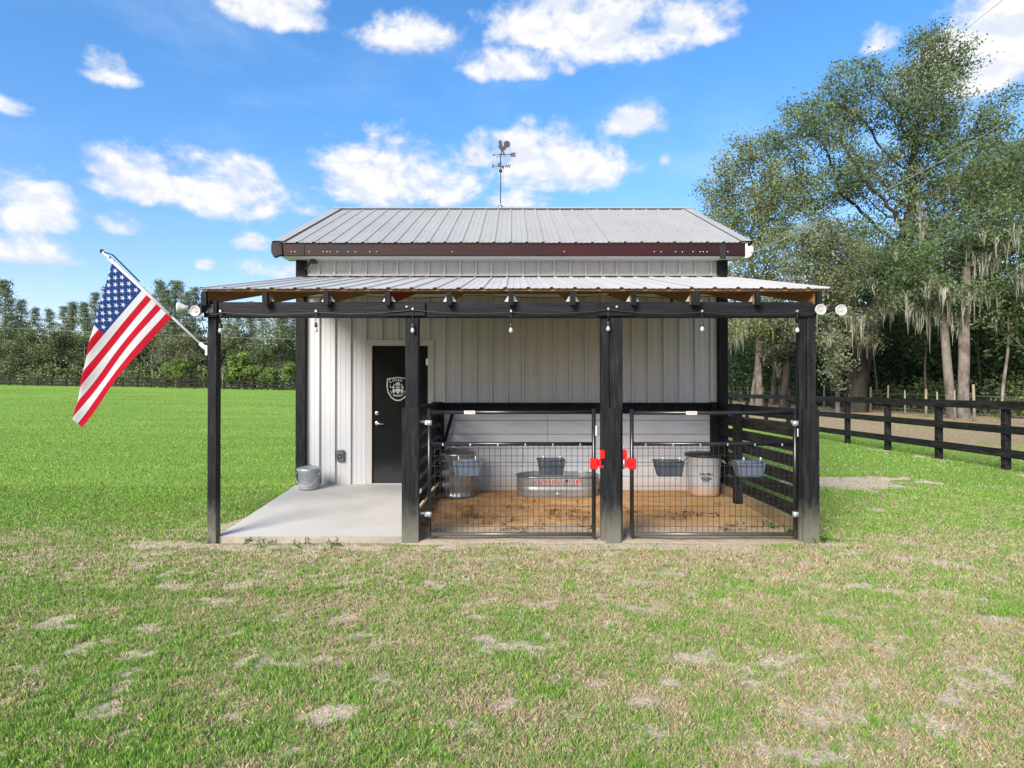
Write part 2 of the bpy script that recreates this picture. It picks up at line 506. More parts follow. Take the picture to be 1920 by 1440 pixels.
def ground_masks(x, y):
    """sand, dry (dead grass), litter (brown fallen leaves): 0..1 each."""
    x, y = np.asarray(x, float), np.asarray(y, float)
    d = y + CAM_D
    n1 = fbm(x * 1.9, y * 1.9, 3, 5, .62)
    n2 = fbm(x * .5 + 9, y * .5, 7, 3)
    n3 = fbm(x * 5.5, y * 5.5, 21, 4, .6)
    fore = 1 - sstep(d + (n2 - .5) * 5.0 + (n1 - .5) * 2.5, 4.8, 10.6)
    left = sstep(-x, 2.6, 4.6)
    # worn strips: front of the pad and the gates, edge of the pad, patches right of the stalls, foot of the fence
    strip = gauss(x, y, 0.9, -3.02, 2.3, .20) * 1.2 + gauss(x, y, -2.2, -3.05, 1.1, .12) * .9
    strip = strip + gauss(x, y, -3.35, -2.95, .5, .16) * .8 + gauss(x, y, -3.12, -1.9, .22, .75) * .95 + gauss(x, y, -3.6, -2.35, .35, .12) * .7
    strip = strip + gauss(x, y, 5.0, 0.6, .9, .55) * .72 + gauss(x, y, 5.9, 1.2, 1.2, .75) * .80 + gauss(x, y, 4.6, 2.2, .7, .9) * .62 + gauss(x, y, 3.2, -2.9, .35, .12) * .6
    strip = strip + gauss(x, 0, 9.1, 0, .32, 1) * .55 * sstep(y, 0, 2)
    sand = sstep(strip + (n1 - .5) * 1.3 + (n3 - .5) * .7 - .06, .40, .80)
    n4 = fbm(x * 4.6 + 3, y * 6.4, 61, 4, .65)
    spots = sstep(n4 * .65 + n3 * .35 + .12 * (n2 - .5), 0.535, .68) * (fore * .95 + .12 * (1 - left))
    sand = np.clip(np.maximum(sand, spots), 0, 1)
    band = gauss(x, y, -4.1, -2.9, 2.4, .8) * .16 + gauss(x, y, 1.0, -3.4, 3.2, .45) * .35
    dry = (.60 - .14 * sstep(-x, .5, 3.0)) * fore + .26 * (1 - left) * (1 - sstep(d, 11, 20)) * (1 - fore) + (n2 - .5) * .55 * (fore + .3) + (n1 - .5) * .7 + band
    dry = np.clip(dry * (1 - .8 * sstep(-x, 3, 5) * sstep(d, 7.0, 8.6)), 0, 1)
    road = sstep(x, 11.2, 12.4) * (1 - sstep(x, 70, 90)) * sstep(y + (n2 - .5) * 3, 4.0, 8.5)
    litter = np.clip(road * (.35 + 1.3 * sstep(n1, .3, .6)), 0, 1)
    return sand, dry, litter

def in_built(x, y):
    return (np.abs(x) < 3.1) & (y > -2.86) & (y < 5.4)

# ------------------------------------------------------------------ ground sheet
def axis(fine0, fine1, step, lo, hi, g):
    a = list(np.arange(fine0, fine1, step))
    s, v, r = step, fine1, []
    while v < hi:
        r.append(v); s *= g; v += s
    r.append(hi)
    s, v, l = step, fine0, []
    while v > lo:
        s *= g; v -= s; l.append(max(v, lo))
    return np.array(l[::-1] + a + r)

def mesh_np(name, verts, faces, k, material, cols=None, smooth=False):
    me = bpy.data.meshes.new(name)
    nv, nf = len(verts), len(faces)
    me.vertices.add(nv)
    me.vertices.foreach_set('co', np.asarray(verts, np.float32).ravel())
    me.loops.add(nf * k)
    me.loops.foreach_set('vertex_index', np.asarray(faces, np.int32).ravel())
    me.polygons.add(nf)
    me.polygons.foreach_set('loop_start', np.arange(0, nf * k, k, dtype=np.int32))
    me.polygons.foreach_set('use_smooth', np.full(nf, smooth))
    if cols is not None:
        at_ = me.attributes.new('col', 'FLOAT_COLOR', 'POINT')
        c4 = np.ones((nv, 4), np.float32)
        c4[:, :3] = cols
        at_.data.foreach_set('color', c4.ravel())
    me.materials.append(MATS[material])
    me.update(calc_edges=True)
    return me

def ground_mat():
    m, n, b, o = new_mat('ground_soil')
    at_ = n.n('ShaderNodeAttribute'); at_.attribute_name = 'col'
    s = n.n('ShaderNodeSeparateColor')
    n.put(s.inputs[0], at_.outputs['Color'])
    sand, dry, lit = s.outputs
    g = n.n('ShaderNodeNewGeometry').outputs['Position']
    f1 = n.noise(g, 55.0, 5.0, .7)
    f2 = n.noise(g, 9.0, 5.0, .65)
    f3 = n.noise(n.mapping(g, (.10, .45, 1)), 1.0, 5.0, .6)
    green = n.mix(n.ss(f1, .3, .7), (.120, .225, .032), (.210, .345, .058))
    green = n.mix(n.ss(f3, .40, .62), green, n.mix(n.ss(f1, .3, .7), (.160, .270, .042), (.245, .365, .066)))
    tan = n.mix(n.ss(f1, .3, .72), (.33, .26, .15), (.58, .47, .30))
    sandc = n.mix(n.ss(f1, .3, .7), (.46, .365, .265), (.66, .545, .42))
    litc = n.mix(n.ss(f2, .35, .65), n.mix(n.ss(f1, .35, .68), (.17, .095, .055), (.46, .31, .20)), (.36, .27, .195))
    dm = n.ss(n.m('ADD', dry, n.m('MULTIPLY', n.m('SUBTRACT', f2, .5), .9)), .3, .72)
    c = n.mix(dm, green, tan)
    c = n.mix(n.ss(n.m('ADD', lit, n.m('MULTIPLY', n.m('SUBTRACT', f2, .5), .8)), .3, .6), c, litc)
    c = n.mix(n.ss(n.m('ADD', sand, n.m('MULTIPLY', n.m('SUBTRACT', f2, .5), .9)), .22, .80), c, sandc)
    n.put(b.inputs['Base Color'], c)
    b.inputs['Roughness'].default_value = .95
    b.inputs['Specular IOR Level'].default_value = .08
    bn = n.n('ShaderNodeBump')
    bn.inputs['Strength'].default_value = .9
    bn.inputs['Distance'].default_value = .03
    n.put(bn.inputs['Height'], n.m('ADD', f1, n.m('MULTIPLY', f2, 1.4)))
    n.put(b.inputs['Normal'], bn.outputs[0])
ground_mat()

def build_ground():
    xs = axis(-6.5, 8.0, .07, -900, 900, 1.09)
    ys = axis(-8.0, 3.0, .07, -400, 1500, 1.09)
    X, Y = np.meshgrid(xs, ys)
    Z = ground_z(X, Y)
    Z = Z + (fbm(X * 2.2, Y * 2.2, 5, 3) - .5) * .035 * (1 - sstep(Y, 4, 14)) * np.where(in_built(X, Y), 0, 1)
    Z = np.where(in_built(X, Y), -.02, Z)
    sa, dr, li = ground_masks(X, Y)
    cols = np.stack([sa.ravel(), dr.ravel(), li.ravel()], 1)
    ny, nx = X.shape
    i = np.arange((ny - 1) * (nx - 1))
    r, c = i // (nx - 1), i % (nx - 1)
    q = r * nx + c
    faces = np.stack([q, q + 1, q + nx + 1, q + nx], 1)
    me = mesh_np('ground', np.stack([X.ravel(), Y.ravel(), Z.ravel()], 1), faces, 4, 'ground_soil', cols, True)
    o = bpy.data.objects.new('ground', me)
    COL.objects.link(o)
    tag(o, 'patchy grass and pale sand ground stretching to the trees', None, None, 'structure')
build_ground()

# orange clay floor of the stalls
def dirt_mat():
    m, n, b, o = new_mat('stall_dirt')
    g = n.n('ShaderNodeNewGeometry').outputs['Position']
    s = n.n('ShaderNodeSeparateXYZ'); n.put(s.inputs[0], g)
    f1 = n.noise(n.mapping(g, (1, 1.6, 1)), 4.0, 6.0, .65, .5)
    f2 = n.noise(g, 60.0, 4.0, .7)
    clay = n.mix(n.ss(f1, .32, .68), (.52, .26, .10), (.66, .40, .20))
    clay = n.mix(n.ss(n.noise(n.mapping(g, (1, 2.4, 1), (4, 2, 0)), 6.5, 6.0, .7, .8), .60, .68), clay, (.09, .062, .036))
    sandc = n.mix(n.ss(f2, .3, .7), (.36, .285, .205), (.54, .45, .35))
    front = n.ss(n.m('ADD', s.outputs[1], n.m('MULTIPLY', n.m('SUBTRACT', f1, .5), 1.6)), -2.55, -1.85, 1.0, 0.0)
    c = n.mix(front, clay, sandc)
    c = n.mix(n.ss(n.m('ADD', s.outputs[0], n.m('MULTIPLY', n.m('SUBTRACT', f1, .5), 2.2)), 2.0, 2.9, 0.0, .6), c, (.30, .25, .13))
    n.put(b.inputs['Base Color'], c)
    b.inputs['Roughness'].default_value = .95
    b.inputs['Specular IOR Level'].default_value = .08
    bn = n.n('ShaderNodeBump'); bn.inputs['Strength'].default_value = .8; bn.inputs['Distance'].default_value = .03
    n.put(bn.inputs['Height'], n.m('ADD', f2, n.m('MULTIPLY', f1, 2.0)))
    n.put(b.inputs['Normal'], bn.outputs[0])
dirt_mat()
def build_dirt():
    xs, ys = np.arange(-1.10, 3.061, .06), np.arange(-2.98, -.01, .06)
    X, Y = np.meshgrid(xs, ys)
    Z = .012 + .04 * sstep(Y, -2.9, -.6) + (fbm(X * 3, Y * 3, 31, 3) - .5) * .03
    edge = sstep(Y, -2.98, -2.85)
    Z = Z * edge - .03 * (1 - edge)
    mb = MB()
    mb.sheet([[(X[j, i], Y[j, i], Z[j, i]) for i in range(len(xs))] for j in range(len(ys))])
    mb.s = [True] * len(mb.s)
    o = mb.build('stall_floor', 'stall_dirt')
    tag(o, 'orange clay dirt floor inside the gated stalls', None, None, 'structure')
build_dirt()

# concrete pad before the door: falls gently away from the wall
def build_pad():
    z1, z0 = .138, .048
    pts = [(-2.965, -2.80), (-1.085, -2.80), (-1.085, .0), (-3.14, .0), (-3.10, -.4)]
    zt = lambda y: z1 + (z0 - z1) * (-y / 2.8)
    mb = MB()
    n = len(pts)
    vs = [(x, y, zt(y)) for x, y in pts] + [(x, y, -.06) for x, y in pts]
    mb.add(vs, [tuple(range(n))])
    o = mb.build('concrete_pavement', 'concrete')
    tag(o, 'smooth pale concrete pad before the black door', None, None, 'structure')
    e = MB()
    e.add(vs, [(i, i + n, (i + 1) % n + n, (i + 1) % n) for i in range(n)])
    e.build('pavement_edge', 'concrete_edge', o)
build_pad()
#__BARN__
# ------------------------------------------------------------------ ribbed sheet metal
PITCH = .2286
def rib_profile(x0, x1, c0, hgt=.036):
    """(x, height) along a ribbed sheet; c0 is the centre of any one rib."""
    pts = {round(x0, 5): None, round(x1, 5): None}
    out = []
    k0, k1 = int(math.floor((x0 - c0) / PITCH)) - 1, int(math.ceil((x1 - c0) / PITCH)) + 1
    for k in range(k0, k1 + 1):
        c = c0 + k * PITCH
        out += [(c - .024, 0), (c - .013, hgt), (c + .013, hgt), (c + .024, 0)]
        for mth in (c + PITCH / 3, c + 2 * PITCH / 3):
            out += [(mth - .013, 0), (mth - .006, .0035), (mth + .006, .0035), (mth + .013, 0)]
    out.sort()
    xs = [p[0] for p in out]; hs = [p[1] for p in out]
    res = [(x0, float(np.interp(x0, xs, hs)))] + [p for p in out if x0 + 1e-4 < p[0] < x1 - 1e-4] + [(x1, float(np.interp(x1, xs, hs)))]
    return res

def breaks(x0, x1, c0):
    """Sheet laps: every fourth rib."""
    b = [x0]
    k = math.ceil((x0 - c0) / PITCH)
    while c0 + k * PITCH < x1 - .05:
        if k % 4 == 0 and c0 + k * PITCH > x0 + .05:
            b.append(c0 + k * PITCH)
        k += 1
    return b + [x1]

def wall_sheets(parent, x0, x1, z0, z1, c0, y=0.0):
    b = breaks(x0, x1, c0)
    for i in range(len(b) - 1):
        pr = rib_profile(b[i], b[i + 1], c0)
        mb = MB()
        j = random.uniform(-.002, .002)
        mb.sheet([[(x, y - h + j, z0) for x, h in pr], [(x, y - h + j, z1) for x, h in pr]])
        mb.build('siding_panel', 'siding', parent)

def slope_sheets(parent, name, material, x0, x1, c0, ya, za, yb, zb, th=.0):
    """Roof sheets from the eave (ya, za) up to (yb, zb)."""
    d = Vector((0, yb - ya, zb - za)).normalized()
    nrm = Vector((0, -d.z, d.y)) if yb > ya else Vector((0, d.z, -d.y))
    if nrm.z < 0:
        nrm = -nrm
    b = breaks(x0, x1, c0)
    for i in range(len(b) - 1):
        pr = rib_profile(b[i], b[i + 1], c0, .014)
        j = random.uniform(-.002, .003)
        mb = MB()
        rows = []
        for y, z in ((ya, za), (yb, zb)):
            rows.append([(x, y + nrm.y * (h + j), z + nrm.z * (h + j)) for x, h in pr])
        if yb > ya:
            mb.sheet(rows)
        else:
            mb.sheet(rows[::-1])
        mb.build(name, material, parent)
    return nrm

# ------------------------------------------------------------------ barn
barn = empty('barn', (0, 2.6, 0), 'white ribbed metal barn with black corner posts and maroon fascia', 'barn')
RIB = -2.813
EAVE_Y, EAVE_Z, RIDGE_Y, RIDGE_Z = -.385, 3.575, 2.6, 4.91
WALL_TOP = EAVE_Z + (RIDGE_Z - EAVE_Z) * (.385 / 2.985) - .06
PAD_Z = .138
DX0, DX1, DTOP = -2.123, -1.135, 2.24
# front wall
wall_sheets(barn, -3.0, DX0, PAD_Z - .01, WALL_TOP, RIB)
wall_sheets(barn, DX0, DX1, DTOP, WALL_TOP, RIB)
wall_sheets(barn, DX1, -1.0, PAD_Z - .01, WALL_TOP, RIB)
wall_sheets(barn, -1.0, 3.0, 1.30, WALL_TOP, RIB)
# wall core behind the sheets keeps the inside dark
part('wall_core', 'trim_grey', barn, lambda m: (m.box(-3.0, DX0, .03, .10, .0, WALL_TOP), m.box(DX0, DX1, .03, .10, DTOP, WALL_TOP), m.box(DX1, 3.0, .03, .10, 0, WALL_TOP)))
# sides and back
def side_sheet(x, s):
    ys = np.arange(.05, 5.16, PITCH)
    for i in range(0, len(ys) - 1, 4):
        y0, y1 = ys[i], ys[min(i + 4, len(ys) - 1)]
        pr = rib_profile(y0, y1, .05)
        top = lambda y: RIDGE_Z - abs(y - RIDGE_Y) * (RIDGE_Z - EAVE_Z) / (RIDGE_Y - EAVE_Y) - .06
        mb = MB()
        a = [(x + s * h, y, .05) for y, h in pr]; b = [(x + s * h, y, top(y)) for y, h in pr]
        mb.sheet([a, b] if s > 0 else [a[::-1], b[::-1]])
        mb.build('siding_panel', 'siding', barn)
side_sheet(-3.06, -1); side_sheet(3.06, 1)
bk = breaks(-3.06, 3.06, RIB)
for i in range(len(bk) - 1):
    pr = rib_profile(bk[i], bk[i + 1], RIB)
    mb = MB()
    mb.sheet([[(x, 5.2 + h, .05) for x, h in pr][::-1], [(x, 5.2 + h, WALL_TOP) for x, h in pr][::-1]])
    mb.build('siding_panel', 'siding', barn)
# corner posts
for x0, x1 in ((-3.132, -2.992), (2.992, 3.128)):
    for y0, y1 in ((-.075, .06), (5.14, 5.27)):
        part('corner_post', 'black_post', barn, lambda m: m.box(x0, x1, y0, y1, -.02, WALL_TOP + (.0 if y0 < 0 else -.02), .005))
# roof
ROOF_RIB = -1.395
RX0, RX1 = -3.30, 3.32
nr = slope_sheets(barn, 'roof_panel', 'roof_metal', RX0, RX1, ROOF_RIB, EAVE_Y - .03, EAVE_Z - .0134, RIDGE_Y, RIDGE_Z)
slope_sheets(barn, 'roof_panel', 'roof_metal', RX0, RX1, ROOF_RIB, 2 * RIDGE_Y - EAVE_Y + .03, EAVE_Z - .0134, RIDGE_Y, RIDGE_Z)
SL = (RIDGE_Z - EAVE_Z) / (RIDGE_Y - EAVE_Y)
def roof_z(y):
    return RIDGE_Z - abs(y - RIDGE_Y) * SL
# boarding under the sheets
def deck(m):
    for s in (1, -1):
        y0, y1 = (EAVE_Y + .01, RIDGE_Y) if s > 0 else (RIDGE_Y, 2 * RIDGE_Y - EAVE_Y - .01)
        vs = []
        for dz in (-.012, -.05):
            vs += [(RX0 + .02, y0, roof_z(y0) + dz), (RX1 - .02, y0, roof_z(y0) + dz), (RX1 - .02, y1, roof_z(y1) + dz), (RX0 + .02, y1, roof_z(y1) + dz)]
        m.add(vs, [(0, 1, 2, 3), (7, 6, 5, 4), (0, 4, 5, 1), (1, 5, 6, 2), (2, 6, 7, 3), (3, 7, 4, 0)])
part('roof_deck', 'bare_wood', barn, deck)
# ridge cap and its dark foam closure
def ridge(m):
    w = .15
    a = []
    for y, z in ((RIDGE_Y - w, roof_z(RIDGE_Y - w) + .026), (RIDGE_Y, RIDGE_Z + .03), (RIDGE_Y + w, roof_z(RIDGE_Y + w) + .026)):
        a.append([(RX0 - .05, y, z), (RX1 + .05, y, z)])
    m.sheet(a)
    m.sheet([[(p[0], p[1], p[2] + .006) for p in r] for r in a])
part('ridge_cap', 'roof_metal', barn, ridge)
part('ridge_closure', 'rubber_black', barn, lambda m: m.box(RX0 + .02, RX1 - .02, RIDGE_Y - .135, RIDGE_Y + .135, roof_z(RIDGE_Y - .14) - .005, roof_z(RIDGE_Y - .14) + .02))
# rake trims: folded white flashing up each gable
def rake(m, x, s):
    for y0, y1 in ((EAVE_Y - .035, RIDGE_Y), (2 * RIDGE_Y - EAVE_Y + .035, RIDGE_Y)):
        rows = []
        for y in (y0, y1):
            z = roof_z(y)
            rows.append([(x - s * .12, y, z + .026), (x + s * .02, y, z + .028), (x + s * .045, y, z + .012), (x + s * .045, y, z - .12), (x + s * .03, y, z - .135), (x - s * .0, y, z - .135)])
        m.sheet(rows)
for x, s in ((RX0, -1), (RX1, 1)):
    part('rake_trim', 'roof_metal', barn, lambda m: rake(m, x, s))
    part('gable_board', 'black_wood', barn, lambda m: [m.beam((x - s * .01, EAVE_Y if k == 0 else 2 * RIDGE_Y - EAVE_Y, EAVE_Z - .085), (x - s * .01, RIDGE_Y, RIDGE_Z - .085), .04, .13) for k in (0, 1)])
# soffit and fascia
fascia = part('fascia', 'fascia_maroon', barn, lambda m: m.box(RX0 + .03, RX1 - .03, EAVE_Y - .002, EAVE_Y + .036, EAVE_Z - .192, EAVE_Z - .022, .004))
part('soffit', 'white_board', barn, lambda m: m.box(RX0 + .04, RX1 - .04, EAVE_Y + .04, .02, EAVE_Z - .185, EAVE_Z - .165))
part('fascia_plate', 'trim_grey', barn, lambda m: m.box(2.905, 2.985, EAVE_Y - .010, EAVE_Y - .003, EAVE_Z - .235, EAVE_Z - .03))
part('fascia_plate', 'trim_grey', barn, lambda m: m.box(-2.99, -2.90, EAVE_Y - .010, EAVE_Y - .003, EAVE_Z - .190, EAVE_Z - .03))
def fend(m, x, s):
    z = EAVE_Z
    m.prism([(x, z - .005), (x + s * .055, z - .03), (x + s * .055, z - .15), (x + s * .02, z - .215), (x - s * .055, z - .185), (x - s * .10, z - .175), (x - s * .08, z - .02)][::s], EAVE_Y - .03, EAVE_Y + .05)
part('eave_return', 'trim_grey', barn, lambda m: fend(m, RX0, -1))
def fend_r(m):
    pts = [(RX1 - .06 + .11 * math.sin(t), EAVE_Z - .115 + .105 * math.cos(t)) for t in np.linspace(0, math.pi, 12)]
    m.prism([(p[0], p[1]) for p in pts][::-1], EAVE_Y - .012, EAVE_Y + .06)
part('eave_return', 'trim_white', barn, fend_r)
def dots(m, xs, y, z, r):
    for x in xs:
        m.lathe([(0, -.006), (r * .8, -.005), (r, 0)], (x, y, z), 8, 'Y')
nails = [(p - 960) / 134.3 for p in (546, 553, 579, 606, 613, 619, 632, 652, 666, 693, 706, 848, 1058, 1227, 1240, 1267, 1280, 1300, 1313, 1319, 1326, 1352, 1365)]
tag(part('fascia_screws', 'screw_white', barn, lambda m: dots(m, nails, EAVE_Y - .004, EAVE_Z - .135, .0065)), kind='stuff')
# roof screws
def roof_dots(m, x0, x1, c0, ys, zf, nrm, r=.011):
    k = math.ceil((x0 - c0) / PITCH)
    while c0 + k * PITCH + .05 < x1:
        for i, y in enumerate(ys):
            x = c0 + k * PITCH + .052
            z = zf(y)
            m.add([(x + r * math.cos(t), y + r * math.sin(t) + nrm.y * .006, z + nrm.z * .006 - nrm.y / nrm.z * r * math.sin(t)) for t in np.linspace(0, 2 * math.pi, 7)[:-1]], [tuple(range(6))])
        k += 1
tag(part('roof_screws', 'screw_dark', barn, lambda m: roof_dots(m, RX0, RX1, ROOF_RIB, (EAVE_Y + .06, .45, 1.15, 1.85), roof_z, nr)), kind='stuff')

# door
frame = part('door_frame', 'door_frame', barn, lambda m: (m.box(DX0, DX0 + .088, -.035, .05, PAD_Z, DTOP - .088, .004), m.box(DX1 - .088, DX1, -.035, .05, PAD_Z, DTOP - .088, .004), m.box(DX0, DX1, -.036, .05, DTOP - .088, DTOP, .004)))
LX0, LX1 = DX0 + .088, DX1 - .088
door = part('door', 'door_black', barn, lambda m: m.box(LX0 + .003, LX1 - .003, .005, .045, PAD_Z + .012, DTOP - .091, .002))
part('threshold', 'zinc', door, lambda m: m.box(LX0, LX1, -.03, .05, PAD_Z - .004, PAD_Z + .012))
kx = LX0 + .065
def knobs(m, z):
    m.lathe([(0, -.012), (.026, -.012), (.031, -.006), (.031, 0)], (kx, .005, z), 20, 'Y')
part('deadbolt', 'zinc', door, lambda m: (knobs(m, PAD_Z + 1.03), m.lathe([(0, -.026), (.015, -.024), (.018, -.012)], (kx, .005, PAD_Z + 1.03), 14, 'Y')))
part('door_handle', 'zinc', door, lambda m: (knobs(m, PAD_Z + .885), m.tube([(kx, -.004, PAD_Z + .885), (kx, -.05, PAD_Z + .885), (kx + .03, -.056, PAD_Z + .882), (kx + .115, -.054, PAD_Z + .872)], .010, 10)))
for z in (.25, 1.1, 1.78):
    part('hinge', 'zinc', door, lambda m: (m.tube([(LX1 + .003, -.004, PAD_Z + z - .05), (LX1 + .003, -.004, PAD_Z + z + .05)], .008, 8), m.box(LX1 - .032, LX1, .001, .004, PAD_Z + z - .048, PAD_Z + z + .048)))

# crest on the door: shield, lettering and a helmeted rider with beard and fists
EX, EZ = (746.5 - 960) / 128.3, CAM_H + (727 - 727.5) / 128.3
def shield(k):
    pts = [(-.158 * k, .138 * k), (0, .162 * k), (.158 * k, .138 * k), (.166 * k, .02 * k), (.150 * k, -.06 * k), (.10 * k, -.145 * k), (.045 * k, -.182 * k), (0, -.19 * k)]
    left = [(-x, z) for x, z in pts[3:7]][::-1]
    return pts + left
crest = MB()
o_, i_ = shield(1.0), shield(.91)
n_ = len(o_)
crest.add([(EX + x, -.002, EZ + z) for x, z in o_] + [(EX + x, -.002, EZ + z) for x, z in i_], [(i, (i + 1) % n_, (i + 1) % n_ + n_, i + n_) for i in range(n_)])
def poly(m, pts):
    m.add([(EX + x, -.0015, EZ + z) for x, z in pts], [tuple(range(len(pts)))])
ell = lambda cx, cz, rx, rz, a0=0, a1=360, n=14: [(cx + rx * math.cos(R(t)), cz + rz * math.sin(R(t))) for t in np.linspace(a0, a1, n)]
poly(crest, ell(0, .052, .034, .032, 0, 180)); poly(crest, [(-.038, .048), (.038, .048), (.034, .034), (-.034, .034)])
poly(crest, [(-.036, .022), (-.018, .014), (0, .02), (.018, .014), (.036, .022), (.03, .002), (.014, -.004), (0, .004), (-.014, -.004), (-.03, .002)])
poly(crest, [(-.040, -.016), (0, -.008), (.040, -.016), (.030, -.052), (.012, -.074), (0, -.09), (-.012, -.074), (-.030, -.052)])
for s in (-1, 1):
    poly(crest, ell(s * .060, -.044, .021, .030)[:-1]); poly(crest, ell(s * .066, .010, .015, .022)[:-1]); poly(crest, ell(s * .056, .048, .008, .014)[:-1])
    poly(crest, [(s * .105, -.035), (s * .112, -.035), (s * .090, -.085), (s * .083, -.085)])
cr = crest.build('crest', 'emblem_white', door)
for ch, x, z, sz, ti in (('L', -.108, .098, .068, .06), ('O', -.064, .108, .050, .05), ('V', -.026, .113, .048, .02), ('E', .012, .113, .048, -.02), ('R', .050, .107, .050, -.06), ('L', -.104, .022, .058, .1),
                         ('R', -.056, -.104, .044, .22), ('A', -.028, -.112, .044, .1), ('N', 0, -.115, .044, 0), ('C', .028, -.112, .044, -.1), ('H', .056, -.104, .044, -.22)):
    text_mb(ch, sz, (EX + x, -.0015, EZ + z), .0006, tilt=ti, bold=.0015).build('letter', 'emblem_white', door)

# painted boards along the stall wall, black ledge above them
edges = [1.166, 1.068, .866, .662, .457, .257, .045]
for i in range(6):
    for x0, x1 in ((-.99, .52 + .35 * (i % 3 - 1) * (i % 2)), (.52 + .35 * (i % 3 - 1) * (i % 2), 2.992)):
        j = random.uniform(0, .005)
        part('stall_board', 'white_board', barn, lambda m: m.box(x0 + .002, x1 - .002, -.038 - j, .02, edges[i + 1] + .003, edges[i] - .003, .003))
part('ledge_board', 'black_wood', barn, lambda m: m.box(-1.0, 2.992, -.055, .02, 1.169, 1.292, .004))
part('ledge_cap', 'black_wood', barn, lambda m: m.box(-1.0, 2.992, -.13, -.022, 1.294, 1.324, .004))
# porch ledger with its pale flashing
part('flashing', 'porch_metal', barn, lambda m: m.add([(-2.98, -.030, 3.190), (2.98, -.030, 3.190), (2.98, -.032, 3.172), (-2.98, -.032, 3.172), (2.98, -.16, 3.146), (-2.98, -.16, 3.146)], [(0, 3, 2, 1), (3, 5, 4, 2)]))
# little bracket under the eave
part('eave_bracket', 'rubber_black', barn, lambda m: (m.beam((-2.99, -.08, 3.26), (-2.89, -.12, 3.36), .02, .02), m.box(-2.90, -2.83, -.16, -.05, 3.34, 3.375)))

# ------------------------------------------------------------------ porch
porch = empty('lean_to_porch', (0, -2.8, 0), 'ribbed metal lean-to roof on black posts along the barn front', 'porch')
PY0, PZ0, PY1, PZ1 = -2.96, 2.512, -.02, 3.15
PS = (PZ1 - PZ0) / (PY1 - PY0)
pz = lambda y: PZ0 + (y - PY0) * PS
PRIB = -.984
npn = slope_sheets(porch, 'roof_panel', 'porch_metal', -3.07, 3.135, PRIB, PY0, PZ0, PY1, PZ1)
tag(part('roof_screws', 'screw_dark', porch, lambda m: roof_dots(m, -3.07, 3.13, PRIB, (PY0 + .08, -2.2, -1.45, -.7), pz, npn, .0085)), kind='stuff')
for y in (-2.88, -2.2, -1.45, -.7, -.08):
    part('purlin', 'bare_wood', porch, lambda m: m.box(-3.055, 3.06, y - .045, y + .045, pz(y) - .036, pz(y) - .014))
rx = [-3.03, -2.43, -1.83, -1.225, -.62, -.01, .60, 1.20, 1.81, 2.42, 3.02]
for i, x in enumerate(rx):
    w = .045 if i not in (8,) else .08
    a, b = (x, -2.915, pz(-2.915) - .098), (x, -.045, pz(-.045) - .098)
    rf = part('rafter', 'red_wood' if i == 3 else 'bare_wood', porch, lambda m: m.beam(a, b, w, .125))
    part('rafter_end', 'black_wood', rf, lambda m: m.box(x - w / 2 - .003, x + w / 2 + .003, -2.945, -2.905, pz(-2.92) - .168, pz(-2.92) - .036))
    for s in (-1, 1):
        if 0 < i < 10:
            part('hurricane_tie', 'zinc', rf, lambda m: m.add([(x + s * (w / 2 + .004), -2.862, 2.398), (x + s * (w / 2 + .042), -2.862, 2.398), (x + s * (w / 2 + .010), -2.862, 2.452), (x + s * (w / 2 + .004), -2.862, 2.452)], [(0, 1, 2, 3)]))
part('ledger', 'ledger_wood', porch, lambda m: m.box(-3.0, 3.0, -.062, -.024, 2.905, 3.07, .003))
part('ledger_cap', 'trim_white', porch, lambda m: m.box(-2.99, 2.99, -.075, -.024, 2.868, 2.902, .003))
BY0, BY1, BZ0, BZ1 = -2.858, -2.768, 2.242, 2.394
for x0, x1 in ((-3.055, -1.03), (-1.027, .93), (.933, 3.035)):
    part('beam', 'black_beam', porch, lambda m: m.box(x0, x1, BY0, BY1, BZ0, BZ1, .004))
part('beam_end', 'black_wood', porch, lambda m: m.box(-3.06, -2.93, BY0 - .022, BY0 - .001, BZ0 - .002, BZ1 + .012, .003))
for x0, x1 in ((-1.245, -.862), (.845, 1.215)):
    sp = part('splice_plate', 'black_beam', porch, lambda m: m.box(x0, x1, BY0 - .026, BY0 - .001, BZ0 + .012, BZ1 - .006, .003))
    part('bolt', 'zinc', sp, lambda m: m.lathe([(0, -.012), (.012, -.010), (.014, 0)], ((x0 + x1) / 2 + .01, BY0 - .026, BZ0 + .10), 10, 'Y'))
part('bolt', 'zinc', porch, lambda m: m.lathe([(0, -.012), (.011, -.010), (.013, 0)], (-3.025, BY0 - .022, BZ0 + .05), 10, 'Y'))
# posts
def post(x0, x1, y0, y1, z1=BZ0 - .002):
    return part('post', 'black_post', porch, lambda m: m.box(x0, x1, y0, y1, -.05, z1, .006))
post(-3.036, -2.946, -2.85, -2.75)
p2 = post(-1.064, -.934, -2.855, -2.745)
part('post_sleeve', 'black_post', p2, lambda m: m.box(-1.093, -.923, -2.885, -2.857, -.03, 1.345, .004))
part('post_sleeve', 'black_post', p2, lambda m: m.box(-1.093, -1.067, -2.855, -2.76, -.03, 1.34, .004))
p3 = post(.974, 1.102, -2.86, -2.74)
part('post_cheek', 'black_post', p3, lambda m: m.box(.890, .971, -2.84, -2.75, -.03, BZ0 - .003, .004))
part('post_sleeve', 'black_post', p3, lambda m: m.box(.932, 1.080, -2.895, -2.863, -.03, 1.34, .005))
p4 = post(2.943, 3.028, -2.855, -2.745)
part('post_cheek', 'black_post', p4, lambda m: m.box(2.870, 2.940, -2.835, -2.75, -.03, BZ0 - .003, .004))
part('post_sleeve', 'black_post', p4, lambda m: m.box(2.886, 3.046, -2.885, -2.858, -.03, 1.325, .004))

